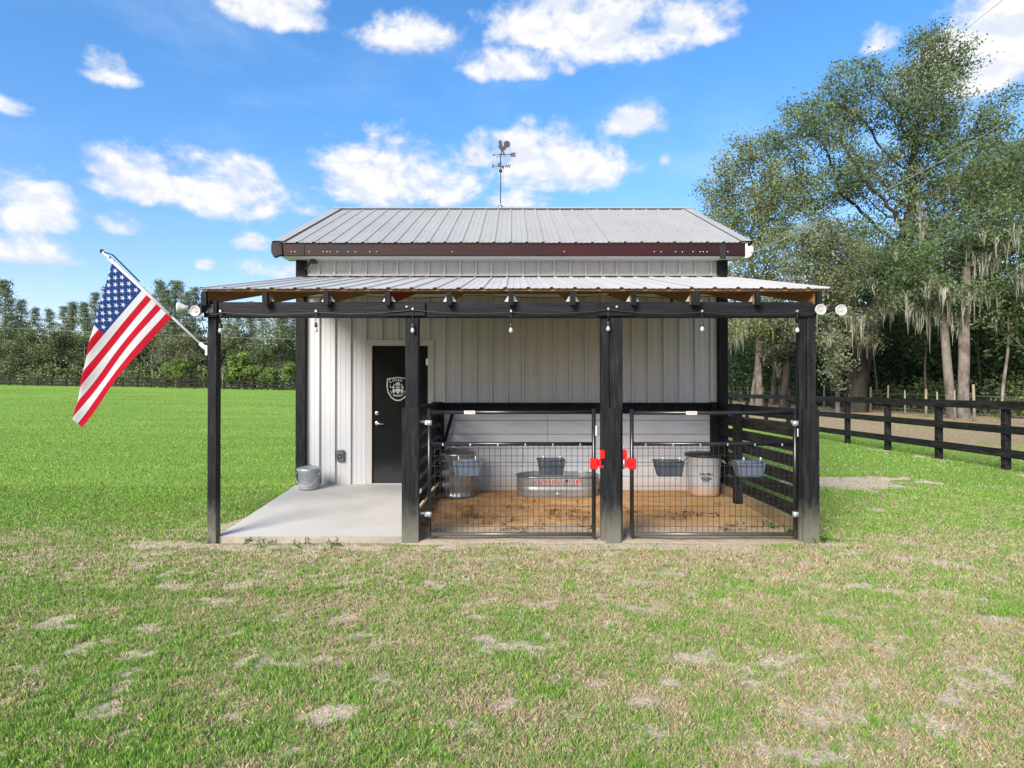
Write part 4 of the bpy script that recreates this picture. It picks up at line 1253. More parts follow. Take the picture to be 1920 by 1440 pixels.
# ------------------------------------------------------------------ weather vane
def vane():
    u = 1.0 / 9.0 / 99.7
    bx, y, bz = (938.5 - 960) / 99.7, RIDGE_Y, RIDGE_Z + .03
    o = empty('weather_vane', (bx, y, bz), 'iron rooster weather vane with arrow and compass letters on the ridge', 'weather vane')
    Q = lambda zx, zy: (bx + (zx - 727) * u, CAM_H + (727 - (240 + zy / 9.0)) / 99.7)
    part('base', 'galvanized', o, lambda m: m.lathe([(.05, -.01), (.045, .02), (.014, .04), (.012, .06)], (bx, y, bz), 16))
    part('rod', 'iron_vane', o, lambda m: m.tube([(bx, y, bz), (bx, y, Q(727, 440)[1])], .0085, 10))
    for zy, r in ((715, .035), (590, .024)):
        part('globe', 'copper_vane', o, lambda m: m.lathe([(r * math.sin(t), -r * math.cos(t)) for t in np.linspace(0.01, math.pi - .01, 12)], (bx, y, Q(0, zy)[1]), 18))
    zc = Q(0, 637)[1]
    part('compass_arm', 'iron_vane', o, lambda m: m.tube([(bx - .115, y + .02, zc + .006), (bx + .125, y - .02, zc - .008)], .006, 8))
    part('compass_arm', 'iron_vane', o, lambda m: m.tube([(bx + .03, y + .12, zc + .02), (bx - .03, y - .12, zc - .02)], .006, 8))
    for ch, p in (('E', (bx - .14, y + .02, zc + .006)), ('W', (bx + .145, y - .02, zc - .012)), ('N', (bx + .045, y + .14, zc + .03)), ('S', (bx - .035, y - .14, zc - .035))):
        text_mb(ch, .085, p, .004, bold=.003, rotz=0.0 if ch in 'EW' else 1.25).build('compass_letter', 'iron_vane', o)
    ar = part('arrow', 'iron_vane', o, lambda m: (m.tube([(Q(600, 447)[0], y, Q(0, 447)[1]), (Q(900, 443)[0], y, Q(0, 443)[1])], .006, 8), m.prism([Q(583, 448), Q(625, 432), Q(618, 447), Q(625, 464)], y - .006, y + .006),
          m.prism([Q(690, 440), Q(720, 428), Q(760, 430), Q(800, 428), Q(812, 442), Q(740, 452)], y - .005, y + .005)))
    part('arrow_tail', 'copper_vane', ar, lambda m: m.prism([Q(880, 432), Q(905, 412), Q(990, 410), Q(968, 442), Q(988, 475), Q(900, 476)], y - .006, y + .006))
    part('scroll', 'iron_vane', o, lambda m: m.tube([(Q(655, 470)[0], y, Q(0, 468)[1]), (Q(690, 484)[0], y, Q(0, 484)[1]), (Q(727, 476)[0], y, Q(0, 476)[1]), (Q(770, 486)[0], y, Q(0, 486)[1]), (Q(815, 462)[0], y, Q(0, 462)[1])], .004, 6))
    body = [(735, 432), (732, 400), (738, 372), (712, 350), (692, 318), (688, 296), (704, 280), (712, 262), (700, 246), (686, 242), (700, 230), (698, 212), (712, 202), (716, 192), (728, 202), (740, 196), (742, 212), (750, 222), (750, 250), (756, 280), (768, 306), (784, 296),
            (780, 262), (786, 234), (808, 214), (838, 208), (868, 218), (888, 244), (890, 276), (878, 300), (884, 336), (864, 310), (852, 326), (838, 312), (826, 330), (812, 352), (790, 372), (774, 376), (784, 400), (798, 432), (776, 432), (764, 402), (752, 382), (748, 402), (752, 432)]
    part('rooster', 'iron_vane', o, lambda m: m.prism([Q(*p) for p in body][::-1], y - .007, y + .007))
vane()

# ------------------------------------------------------------------ paddock fence on the right
def paddock_fence():
    x = 9.2
    f = empty('paddock_fence', (x, 10, 0), 'black three-rail board fence running back on the right', 'fence')
    ys = [11.57 - 1.82 * 1 - CAM_D + 1.82 * k for k in range(0, 17)]
    for y in ys:
        part('post', 'fence_black', f, lambda m: m.box(x, x + .115, y - .058, y + .058, -.1, 1.25, .006))
    for z0, z1 in ((1.135, 1.29), (.69, .835), (.235, .385)):
        for k in range(0, len(ys) - 1, 2):
            y0, y1 = ys[k] - (0.9 if k == 0 else 0), ys[min(k + 2, len(ys) - 1)]
            j = random.uniform(-.012, .012); j2 = random.uniform(-.012, .012)
            part('rail', 'fence_black', f, lambda m: m.beam((x - .021, y0 + .004, (z0 + z1) / 2 + j), (x - .021, y1 - .004, (z0 + z1) / 2 + j2), .038, z1 - z0))
paddock_fence()

def pasture_fence():
    a, b = at(-60, 722, 89), at(640, 733, 86)
    f = empty('pasture_fence', ((a.x + b.x) / 2, (a.y + b.y) / 2, float(ground_z((a.x + b.x) / 2, (a.y + b.y) / 2))), 'low black board fence along the far edge of the green field', 'fence')
    n = 26
    P = []
    for i in range(n + 1):
        t = i / n
        x, y = a.x + (b.x - a.x) * t, a.y + (b.y - a.y) * t
        P.append((x, y, float(ground_z(x, y))))
    for x, y, z in P:
        part('post', 'fence_black', f, lambda m: m.box(x - .08, x + .08, y - .08, y + .08, z - .1, z + 1.32))
    for h in (.28, .72, 1.18):
        for k in range(n):
            (x0, y0, z0), (x1, y1, z1) = P[k], P[k + 1]
            part('rail', 'fence_black', f, lambda m: m.beam((x0, y0 - .1, z0 + h), (x1, y1 - .1, z1 + h), .04, .17))
pasture_fence()

def wire_fence():
    f = empty('wire_fence', (20, 22, 0), 'wire fence on thin weathered posts at the edge of the woods', 'fence')
    # runs away behind the oaks on the right
    pts = [at(px, 760, d) for px, d in ((1985, 24), (1925, 25.2), (1878, 26.5), (1827, 28.0), (1790, 29.4), (1758, 30.8), (1736, 32), (1697, 34), (1664, 36), (1632, 38.5), (1600, 41), (1572, 43.5), (1545, 46), (1522, 48.5), (1497, 51), (1479, 53.5), (1462, 56), (1446, 58.5), (1430, 61), (1416, 63.5), (1402, 66), (1389, 68.5), (1376, 71), (1362, 74))]
    tops = []
    for i, p in enumerate(pts):
        h = 1.45 + random.uniform(-.15, .25) + (.3 if i in (3,) else 0)
        z = float(ground_z(p.x, p.y))
        r = .045 if i % 3 else .065
        ln = random.uniform(-.05, .05)
        part('post', 'post_grey', f, lambda m: m.tube([(p.x, p.y, z - .1), (p.x + ln, p.y, z + h)], r, 7, True, r * .85))
        tops.append((p.x, p.y, z, h))
    for k in (.35, .75, 1.15):
        part('wire', 'cable_grey', f, lambda m: m.tube([(x, y, z + k) for x, y, z, h in tops], .008, 4, False))
wire_fence()

# ------------------------------------------------------------------ overhead cables
def cable(name, label, p0, p1, sag, r):
    mb = MB()
    p0, p1 = Vector(p0), Vector(p1)
    pts = []
    for t in np.linspace(0, 1, 28):
        p = p0.lerp(p1, t); p.z -= sag * 4 * t * (1 - t)
        pts.append(tuple(p))
    mb.tube(pts, r, 6, False)
    tag(mb.build(name, 'cable_grey', None, tuple(p0)), label, 'cable', 'overhead cables')
cable('overhead_cable', 'pale cable rising from the right eave corner across the oaks', (RX1 + .05, EAVE_Y + .05, EAVE_Z - .15), at(1925, 196, 24), .25, .008)
cable('overhead_cable', 'upper cable crossing the oak crown to the top right corner', at(1440, 330, 30), at(1890, -8, 20), .15, .008)
cable('overhead_cable', 'upper of two cables strung before the pines on the left', at(-40, 588, 80), at(900, 616, 80), .3, .017)
cable('overhead_cable', 'lower of two cables strung before the pines on the left', at(-40, 612, 80), at(900, 644, 80), .3, .017)
# ------------------------------------------------------------------ trees
def grow(path, attract, step, di, dk, iters=120, jit=.18, droop=0.0):
    """Space colonisation: returns node positions and parents."""
    N = [Vector(p) for p in path]
    par = [-1] + list(range(len(path) - 1))
    A = [Vector(a) for a in attract]
    for it in range(iters):
        if not A:
            break
        kd = kdtree.KDTree(len(N))
        for i, p in enumerate(N):
            kd.insert(p, i)
        kd.balance()
        acc, keep = {}, []
        for a in A:
            co, i, d = kd.find(a)
            if d < dk:
                continue
            keep.append(a)
            if d < di:
                v = (a - co) / d
                acc[i] = acc.get(i, Vector((0, 0, 0))) + v
        A = keep
        if not acc:
            di *= 1.35
            if di > 60:
                break
            continue
        for i, v in acc.items():
            if v.length < 1e-3:
                continue
            d = v.normalized() + Vector((random.gauss(0, jit), random.gauss(0, jit), random.gauss(0, jit) - droop))
            N.append(N[i] + d.normalized() * step)
            par.append(i)
    return N, par

def wood(N, par, rbase, rtip=.014, e=2.35):
    n = len(N)
    r = np.zeros(n)
    kids = np.zeros(n, int)
    for i in range(n - 1, 0, -1):
        if kids[i] == 0:
            r[i] = rtip ** e
        r[par[i]] += r[i]
        kids[par[i]] += 1
    r = np.maximum(r, rtip ** e) ** (1 / e)
    r = r * (1 + (rbase / r[0] - 1) * np.clip((r - rtip) / (r[0] - rtip + 1e-6), 0, 1))
    return r, kids

def branch_mesh(N, par, r, root_n=3, flare=.22):
    mb = MB()
    for i in range(1, len(N)):
        p = par[i]
        a, b = N[p], N[i]
        ra, rb = min(r[p], r[i] * 1.45) if p > root_n else r[p], r[i]
        if p == 0:
            ra *= 1 + flare
        sides = 9 if ra > .15 else (6 if ra > .05 else 4)
        d = b - a
        if d.length < 1e-4:
            continue
        mb.tube([tuple(a - d.normalized() * ra * .25), tuple(b)], ra, sides, False, rb)
    return mb

def leaf_cloud(P, k, sig, size, base, var, seed, up=.35, clump=None, aspect=.55):
    """Leaf-shaped faces round each point of P; returns verts, faces, colours."""
    g = np.random.default_rng(seed)
    P = np.asarray([tuple(p) for p in P], float)
    n = len(P) * k
    C = np.repeat(P, k, 0)
    pos = C + g.normal(0, 1, (n, 3)) * np.array([sig, sig, sig * .75])
    ax = g.normal(0, 1, (n, 3)); ax /= np.linalg.norm(ax, axis=1)[:, None]
    nr = g.normal(0, 1, (n, 3)) + np.array([0, 0, up * 2]); nr -= ax * np.sum(nr * ax, 1)[:, None]; nr /= np.linalg.norm(nr, axis=1)[:, None]
    bi = np.cross(nr, ax)
    L = size * g.uniform(.6, 1.35, n)[:, None]
    Wd = L * aspect
    v = np.stack([pos - ax * L * .5, pos + bi * Wd * .5 + ax * L * .05, pos + ax * L * .5, pos - bi * Wd * .5 + ax * L * .05], 1).reshape(-1, 3)
    f = np.arange(n * 4).reshape(n, 4)
    cv = np.repeat(1 + g.normal(0, var, (len(P), 1)), k, 0) * (1 + g.normal(0, var * .9, (n, 1)))
    hue = np.repeat(g.normal(0, 1, (len(P), 1)), k, 0)
    col = np.array(base)[None] * np.clip(cv, .35, 2.0)
    col = col * (1 + hue * np.array([.10, .02, -.04])[None])
    return v, f, np.repeat(np.clip(col, .004, .9), 4, 0)

def np_obj(name, v, f, k, material, cols, parent=None, kind=None):
    off = np.array(root_loc(parent)) if parent is not None else np.zeros(3)
    me = mesh_np(name, np.asarray(v) - off, f, k, material, cols)
    o = bpy.data.objects.new(name, me)
    COL.objects.link(o)
    if parent is not None:
        o.parent = parent
    if kind:
        o['kind'] = kind
    return o

def ell_pts(c, r, n, shell=.35):
    """Points inside an ellipsoid, more of them towards its outside."""
    out = []
    while len(out) < n:
        v = Vector((random.gauss(0, 1), random.gauss(0, 1), random.gauss(0, 1))).normalized()
        rad = random.random() ** shell
        out.append(Vector((c[0] + v.x * r[0] * rad, c[1] + v.y * r[1] * rad, c[2] + v.z * r[2] * rad)))
    return out

def moss_mesh(anchors, lengths, seed, strands=18, width=.036, spread=.24):
    g = np.random.default_rng(seed)
    V, F, Cc = [], [], []
    k = 0
    for a, ln in zip(anchors, lengths):
        tone = g.uniform(.7, 1.2)
        rad = spread * g.uniform(.5, 1.2)
        for s in range(strands):
            off = g.normal(0, 1, 3) * np.array([rad, rad, rad * .5])
            p = np.array(a) + off
            L = ln * max(.15, 1.0 - .55 * math.hypot(off[0], off[1]) / rad) * g.uniform(.6, 1.0)
            th = g.uniform(0, math.pi)
            w = width * g.uniform(.5, 1.3)
            dx, dy = math.cos(th) * w, math.sin(th) * w
            seg = 4
            for j in range(seg + 1):
                t = j / seg
                ww = (.55 + .9 * t * (1 - t) * 2) * (1 - t * .75)
                q = p + np.array([.03 * math.sin(7 * t + s) - off[0] * .6 * t, .03 * math.cos(6 * t + s) - off[1] * .6 * t, -L * t])
                V += [(q[0] - dx * ww, q[1] - dy * ww, q[2]), (q[0] + dx * ww, q[1] + dy * ww, q[2])]
                c = np.array([.305, .305, .245]) * tone * g.uniform(.8, 1.2)
                Cc += [c, c]
                if j < seg:
                    F.append((k, k + 1, k + 3, k + 2))
                k += 2
    return np.array(V), np.array(F), np.array(Cc)

def oak(name, label, base, path, lobes, n_att, step, dk, rbase, leaf, bark, moss=None, seed=1, extra_trunk=None, cat='tree', group=None, jit=.22):
    """lobes: (centre, radii, share, colour scale). leaf: (k, sigma, size, colour, var)."""
    random.seed(seed)
    t = empty(name, base, label, cat, group)
    att = []
    tot = sum(l[2] for l in lobes)
    for c, r, sh, *_ in lobes:
        n_l = int(n_att * sh / tot)
        m_ = max(6, n_l // 14)                       # the lobe breaks up into sprays of foliage with gaps between
        for cc in ell_pts(c, tuple(q * .92 for q in r), m_, .45):
            q = random.uniform(.55, 1.30)
            att += ell_pts(cc, (q * 1.1, q * 1.1, q * .62), n_l // m_, .6)
    N, par = grow(path, att, step, 9.0, dk, 140, jit)
    r, kids = wood(N, par, rbase)
    trunk = branch_mesh(N, par, r).build('trunk', bark, t)
    for ex in (extra_trunk or []):
        MB().tube(ex[0], ex[1], 9, False, ex[2]).build('trunk', bark, t)
    tips = [N[i] for i in range(len(path), len(N)) if r[i] < .05]
    k, sig, size, colr, var = leaf
    v, f, c = leaf_cloud(tips, k, sig, size, colr, var, seed)
    np_obj('crown', v, f, 4, 'leaf', c, t)
    if moss:
        cnt, zlo, zhi, lmin, lmax, flt = moss
        cand = [N[i] for i in range(len(path), len(N)) if zlo < N[i].z < zhi]
        random.shuffle(cand)
        cand = cand[:cnt]
        for (x0, x1, z0, z1), m_ in (flt or []):
            # thick curtains on the limbs at these places of the crown
            c2 = [N[i] for i in range(len(path), len(N)) if x0 < N[i].x - base[0] < x1 and z0 < N[i].z < z1]
            c2.sort(key=lambda p: p.y)
            c2 = c2[:max(m_ * 2, 6)]
            random.shuffle(c2)
            cand += c2[:m_]
        ln = [random.uniform(lmin, lmax) for _ in cand]
        mv, mf, mc = moss_mesh([tuple(p) for p in cand], ln, seed)
        np_obj('spanish_moss', mv, mf, 4, 'moss', mc, t, 'stuff')
    return t, N, r

def lobe(px, py, d, rx, rz, ry=None, share=1.0):
    """Crown lobe: centre by its place in view and distance, radii in metres."""
    return (at(px, py, d), (rx, ry or max(rx, rz) * .8, rz), share)

# tall oak behind the paddock
D = 38.0
b0 = at(1602, 770, D); b0.z = 0
pathA = [b0, b0 + Vector((.1, 0, 1.5)), b0 + Vector((.35, 0, 3.2)), b0 + Vector((1.0, .2, 5.0)), b0 + Vector((1.8, .4, 6.8)), b0 + Vector((2.6, .5, 8.6)), b0 + Vector((3.2, .4, 10.5))]
A_l = [lobe(1762, 118, D, 2.1, 2.4, 2, .9), lobe(1700, 210, D, 3.2, 2.6, 3, 1.2), lobe(1590, 175, D, 2.9, 2.3, 3, 1.0), lobe(1790, 240, D, 3.0, 2.8, 3, 1.1), lobe(1505, 250, D, 2.1, 2.2, 2.4, .7), lobe(1560, 320, D, 3.2, 2.6, 3, 1.0),
       lobe(1680, 340, D + 1, 4.0, 3.0, 3.4, 1.2), lobe(1800, 360, D + 1, 3.6, 3.0, 3.4, 1.1), lobe(1880, 300, D, 2.6, 3.2, 3, .9), lobe(1620, 470, D, 3.8, 2.8, 3.2, 1.0), lobe(1740, 500, D, 3.8, 2.4, 3.2, .9), lobe(1500, 430, D + 1, 2.6, 2.8, 3, .7), lobe(1860, 460, D, 3.2, 2.4, 3, .8)]
oak('oak_tree', 'tallest oak with dark leaning trunk behind the paddock fence', b0, pathA, A_l, 4300, .48, .58, .62, (62, .37, .165, (.112, .152, .070), .26), 'bark_dark',
    (24, 4.0, 16.0, .5, 1.5, [((1.25, 3.22, 4.40, 9.00), 10), ((4.20, 6.17, 11.62, 14.58), 9)]), 3)

# mossy oak with twin pale trunks nearer the fence
D = 30.7
b1 = at(1806, 785, D); b1.z = 0
pathB = [b1, b1 + Vector((.0, 0, 1.4)), b1 + Vector((.05, 0, 3.0)), b1 + Vector((.12, .1, 4.6)), b1 + Vector((.3, .2, 6.2)), b1 + Vector((.4, .3, 7.6))]
tw = [b1 + Vector((-.50, .1, -.05)), b1 + Vector((-.62, .1, 1.5)), b1 + Vector((-.75, .1, 3.0)), b1 + Vector((-.85, .1, 4.4)), b1 + Vector((-1.1, .1, 5.8)), b1 + Vector((-1.5, .2, 7.2))]
B_l = [lobe(1730, 560, D, 2.0, 1.2, 2.0, .9), lobe(1700, 490, D, 2.2, 1.5, 2.2, .8), lobe(1800, 440, D, 2.6, 2.2, 2.4, 1.1), lobe(1890, 540, D, 2.4, 1.4, 2.2, .9), lobe(1900, 430, D, 2.6, 2.0, 2.4, 1.0), lobe(1960, 330, D, 2.4, 2.6, 2.4, .8), lobe(1830, 330, D, 2.4, 1.8, 2.2, .8), lobe(1970, 480, D, 2.0, 2.2, 2.2, .7)]
oak('oak_tree', 'mossy oak with twin pale trunks just behind the paddock fence', b1, pathB, B_l, 1700, .40, .52, .25, (50, .33, .150, (.096, .140, .056), .26), 'bark_pale',
    (36, 4.2, 11.5, .8, 2.2, [((-3.08, -0.16, 4.25, 6.50), 46), ((-0.29, 1.43, 5.97, 9.42), 26), ((1.96, 3.42, 4.64, 7.03), 16), ((-2.28, -0.96, 9.16, 11.28), 8)]), 5, [([tuple(p) for p in tw], .23, .15)])

# pale feathery tree in front of the tall oak's trunk, low hanging limbs
D = 35.0
b2 = at(1570, 775, D + 1.5); b2.z = 0
pathC = [b2, b2 + Vector((.0, 0, 1.5)), b2 + Vector((-.1, 0, 3.0)), b2 + Vector((-.1, 0, 4.6))]
C_l = [lobe(1530, 500, D, 3.4, 2.4, 2.6, 1.2), lobe(1470, 580, D, 2.2, 1.8, 2.2, .8), lobe(1580, 600, D, 2.2, 1.8, 2.2, .9), lobe(1550, 440, D, 2.6, 1.8, 2.4, .7), lobe(1600, 530, D, 2.6, 1.8, 2.2, .8), lobe(1555, 660, D, 1.2, 1.2, 1.5, .4)]
oak('feathery_tree', 'pale grey-green drooping tree between porch corner and tall oak', b2, pathC, C_l, 1200, .42, .55, .13, (46, .30, .155, (.160, .185, .105), .24), 'bark_grey',
    (22, 3.0, 7.2, .8, 2.2, [((-0.79, 1.58, 2.39, 5.55), 26)]), 8)

# yellow-green tree left of the group, over the barn's right eave
D = 46.0
b3 = at(1422, 757, D); b3.z = 0
pathD = [b3, b3 + Vector((.05, 0, 1.6)), b3 + Vector((.0, 0, 3.4)), b3 + Vector((.1, 0, 5.4)), b3 + Vector((-.1, 0, 7.6))]
D_l = [lobe(1365, 350, D, 2.0, 2.0, 2.4, .7), lobe(1400, 300, D, 1.6, 1.8, 2, .6), lobe(1360, 420, D, 1.9, 1.8, 2.2, .6), lobe(1430, 400, D, 3.0, 3.0, 3, 1.1), lobe(1440, 500, D, 3.2, 2.6, 3, 1.0), lobe(1390, 520, D, 2.0, 2.0, 2.4, .7), lobe(1400, 620, D, 2.4, 1.4, 2.4, .8), lobe(1470, 620, D, 2.4, 1.8, 2.4, .7), lobe(1470, 330, D + 2, 2.4, 2.6, 3, .8)]
oak('oak_tree', 'yellow-green tree rising just right of the barn roof', b3, pathD, D_l, 2400, .48, .60, .24, (46, .42, .19, (.150, .178, .056), .28), 'bark_pale',
    (20, 4.0, 9.0, .8, 2.2, [((-2.07, -0.87, 3.41, 6.99), 8)]), 12)

# dark slim tree seen between the right posts
D = 44.0
b4 = at(1468, 758, D); b4.z = 0
pathE = [b4, b4 + Vector((.1, 0, 1.4)), b4 + Vector((.25, 0, 2.6)), b4 + Vector((.3, 0, 3.8))]
E_l = [lobe(1466, 660, D, 1.3, 1.3, 1.4, 1.0), lobe(1480, 620, D, 1.4, 1.2, 1.4, 1.0)]
oak('dark_tree', 'small dark mossy tree seen between the two right porch posts', b4, pathE, E_l, 260, .35, .45, .26, (30, .30, .22, (.050, .056, .030), .3), 'bark_dark', (26, 2.5, 7, .6, 1.5, None), 15)

# tree that closes the frame on the right
D = 33.0
b5 = at(2030, 780, D); b5.z = 0
pathF = [b5, b5 + Vector((0, 0, 2)), b5 + Vector((-.3, 0, 4)), b5 + Vector((-.8, 0, 6)), b5 + Vector((-1.2, 0, 8))]
F_l = [lobe(1960, 260, D, 2.6, 2.6, 2.6, 1), lobe(2010, 380, D, 3, 3, 3, 1), lobe(1940, 560, D, 2.4, 1.6, 2.4, 1), lobe(2080, 300, D, 3, 3, 3, 1), lobe(2060, 520, D, 3, 2, 3, 1)]
oak('oak_tree', 'oak crown entering the frame at the right edge', b5, pathF, F_l, 1000, .55, .72, .45, (36, .38, .20, (.100, .142, .060), .26), 'bark_dark', (50, 4, 11, .6, 2.0, None), 18)

# slim trunks one can tell apart in the shade behind
for i, (px, d, r, h, bark, lbl) in enumerate(((1645, 44, .07, 6.5, 'bark_grey', 'slim straight trunk right of the tall oak trunk'), (1735, 36, .075, 5.2, 'bark_pale', 'thin pale leaning trunk left of the twin trunks'), (1561, 44, .09, 6.0, 'bark_dark', 'thin dark trunk left of the tall oak trunk'),
                                              (1878, 30, .09, 5.0, 'bark_pale', 'bare pale sapling near the right edge of the frame'), (1411, 49, .16, 6.5, 'bark_pale', 'pale trunk close to the right barn corner post'), (1449, 52, .24, 7.0, 'bark_pale', 'pale trunk midway between the right porch posts'), (1690, 47, .06, 6.0, 'bark_dark', 'thin dark trunk behind the hanging moss'), (1840, 42, .07, 7.0, 'bark_dark', 'thin dark trunk right of the twin trunks'))):
    p = at(px, 760, d); p.z = float(ground_z(p.x, p.y))
    random.seed(100 + i)
    lean = random.uniform(-.08, .08)
    t = empty('slim_tree', p, lbl, 'tree')
    pts = [tuple(p + Vector((lean * h * q + .06 * math.sin(q * 7 + i), 0, h * q))) for q in np.linspace(0, 1, 7)]
    MB().tube(pts, r, 7, False, r * .55).build('trunk', bark, t)
    tw_ = [Vector(pts[k]) + Vector((random.uniform(-.6, .6), random.uniform(-.6, .6), random.uniform(0, .8))) for k in (4, 5, 6, 6) for _ in range(5)]
    br = MB()
    for q in tw_[:8]:
        br.tube([pts[5], tuple(q)], r * .3, 4, False, r * .1)
    br.build('branch', bark, t)
    v, f, c = leaf_cloud(tw_, 22, .35, .24, (.045, .068, .022), .3, 40 + i)
    np_obj('crown', v, f, 4, 'leaf', c, t)

# ------------------------------------------------------------------ woodland mass behind the oaks
def woodland():
    g = np.random.default_rng(77)
    P, S, Cc = [], [], []
    # understory behind the fence line: dense leaf masses from the ground up, thicker to the right
    n = 3300
    px = g.uniform(1340, 2420, n)
    d = np.where(px > 1520, g.uniform(45, 62, n), g.uniform(62, 84, n))
    top = np.where(px > 1520, 13.0, 12.0) * (1 - .25 * g.random(n))
    x = (px - 960) / FPX * d
    y = d - CAM_D
    z = g.random(n) ** .85 * top
    P = np.stack([x, y, z], 1)
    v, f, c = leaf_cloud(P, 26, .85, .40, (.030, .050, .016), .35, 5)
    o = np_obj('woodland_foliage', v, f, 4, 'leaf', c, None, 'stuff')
    o['label'] = 'dark dense woods behind the oaks on the right'
    n = 1150
    px = g.uniform(1300, 2550, n)
    d = np.where(px > 1520, g.uniform(64, 82, n), g.uniform(86, 104, n))
    P = np.stack([(px - 960) / FPX * d, d - CAM_D, g.random(n) * 9.0], 1)
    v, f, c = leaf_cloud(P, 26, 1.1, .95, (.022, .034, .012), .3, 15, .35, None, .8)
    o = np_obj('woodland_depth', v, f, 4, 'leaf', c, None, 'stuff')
    o['label'] = 'deep dark interior of the woods on the right'
    # low scrub along the fence
    n = 420
    px = g.uniform(1370, 2050, n)
    d = np.interp(px, [1360, 1500, 1600, 1750, 1900, 2050], [76, 53, 44, 35, 29, 26]) + g.uniform(1.5, 7.0, n)
    P = np.stack([(px - 960) / FPX * d, d - CAM_D, g.random(n) ** 1.5 * 1.9], 1)
    v, f, c = leaf_cloud(P, 30, .36, .21, (.085, .115, .040), .4, 6)
    o = np_obj('scrub_foliage', v, f, 4, 'leaf', c, None, 'stuff')
    o['label'] = 'low leafy scrub along the wire fence'
woodland()

# ------------------------------------------------------------------ far tree line on the left
def far_tree(kind, seed, h):
    """Returns trunk MB and leaf arrays of a tree at the origin."""
    random.seed(seed)
    g = np.random.default_rng(seed)
    mb = MB()
    if kind == 'pine':
        mb.tube([(0, 0, 0), (.1, 0, h * .5), (0, .1, h * .97)], .16, 6, False, .03)
        pts = []
        z = h * .18
        while z < h:
            t = (z - h * .18) / (h * .82)
            L = h * .135 * (1 - t) ** .85 * random.uniform(.7, 1.15) + .25
            for k in range(5):
                a = random.uniform(0, 6.28)
                e = (math.cos(a) * L, math.sin(a) * L, z + L * .25)
                mb.tube([(0, 0, z), e], .04, 3, False, .01)
                for q in (.45, .75, 1.0):
                    pts.append((e[0] * q, e[1] * q, z + L * .25 * q))
            z += h * .045
        return mb, leaf_cloud(pts, 20, .34, .34, (.135, .165, .080), .22, seed, .3, None, .3)
    path = [Vector((0, 0, 0)), Vector((.1, 0, h * .15)), Vector((0, .1, h * .3))]
    att = []
    for k in range(6):
        c = (random.uniform(-.22, .22) * h, random.uniform(-.2, .2) * h, h * random.uniform(.38, .82))
        att += ell_pts(c, (h * .17, h * .17, h * .16), 45)
    att += ell_pts((0, 0, h * .86), (h * .13, h * .13, h * .13), 40)
    N, par = grow(path, att, h * .05, h, h * .06, 50, .2)
    r, kids = wood(N, par, .02 * h, .02)
    b = branch_mesh(N, par, r)
    tips = [N[i] for i in range(3, len(N)) if r[i] < .09]
    colr = {'broad': (.135, .170, .076), 'young': (.165, .240, .056), 'olive': (.130, .145, .074)}[kind]
    return b, leaf_cloud(tips, 24, .045 * h, .36 if kind != 'young' else .28, colr, .28, seed)

PROTO = {}
for key, kind, seed, h in (('pine_a', 'pine', 201, 17.0), ('pine_b', 'pine', 202, 15.0), ('pine_c', 'pine', 203, 19.0), ('broad_a', 'broad', 204, 13.0), ('broad_b', 'broad', 205, 15.0), ('olive_a', 'olive', 206, 12.0), ('young_a', 'young', 207, 6.5), ('young_b', 'young', 208, 5.0)):
    tb, (v, f, c) = far_tree(kind, seed, h)
    tm = tb.build('trunk', 'bark_grey')
    me_t = tm.data
    bpy.data.objects.remove(tm)
    PROTO[key] = (me_t, mesh_np('crown', v, f, 4, 'leaf', c), h)

def place_tree(name, key, px, d, h, label, rot, group=None):
    me_t, me_c, h0 = PROTO[key]
    p = at(px, 720, d)
    p.z = float(ground_z(p.x, p.y)) - .05
    t = empty(name, p, label, 'tree', group)
    s = h / h0
    t.scale = (s * (1.15 if 'pine' not in key else 1.1), s * 1.1, s)
    t.rotation_euler = (0, 0, rot)
    for nm, me in (('trunk', me_t), ('crown', me_c)):
        ob = bpy.data.objects.new(nm, me)
        COL.objects.link(ob)
        ob.parent = t
    return t

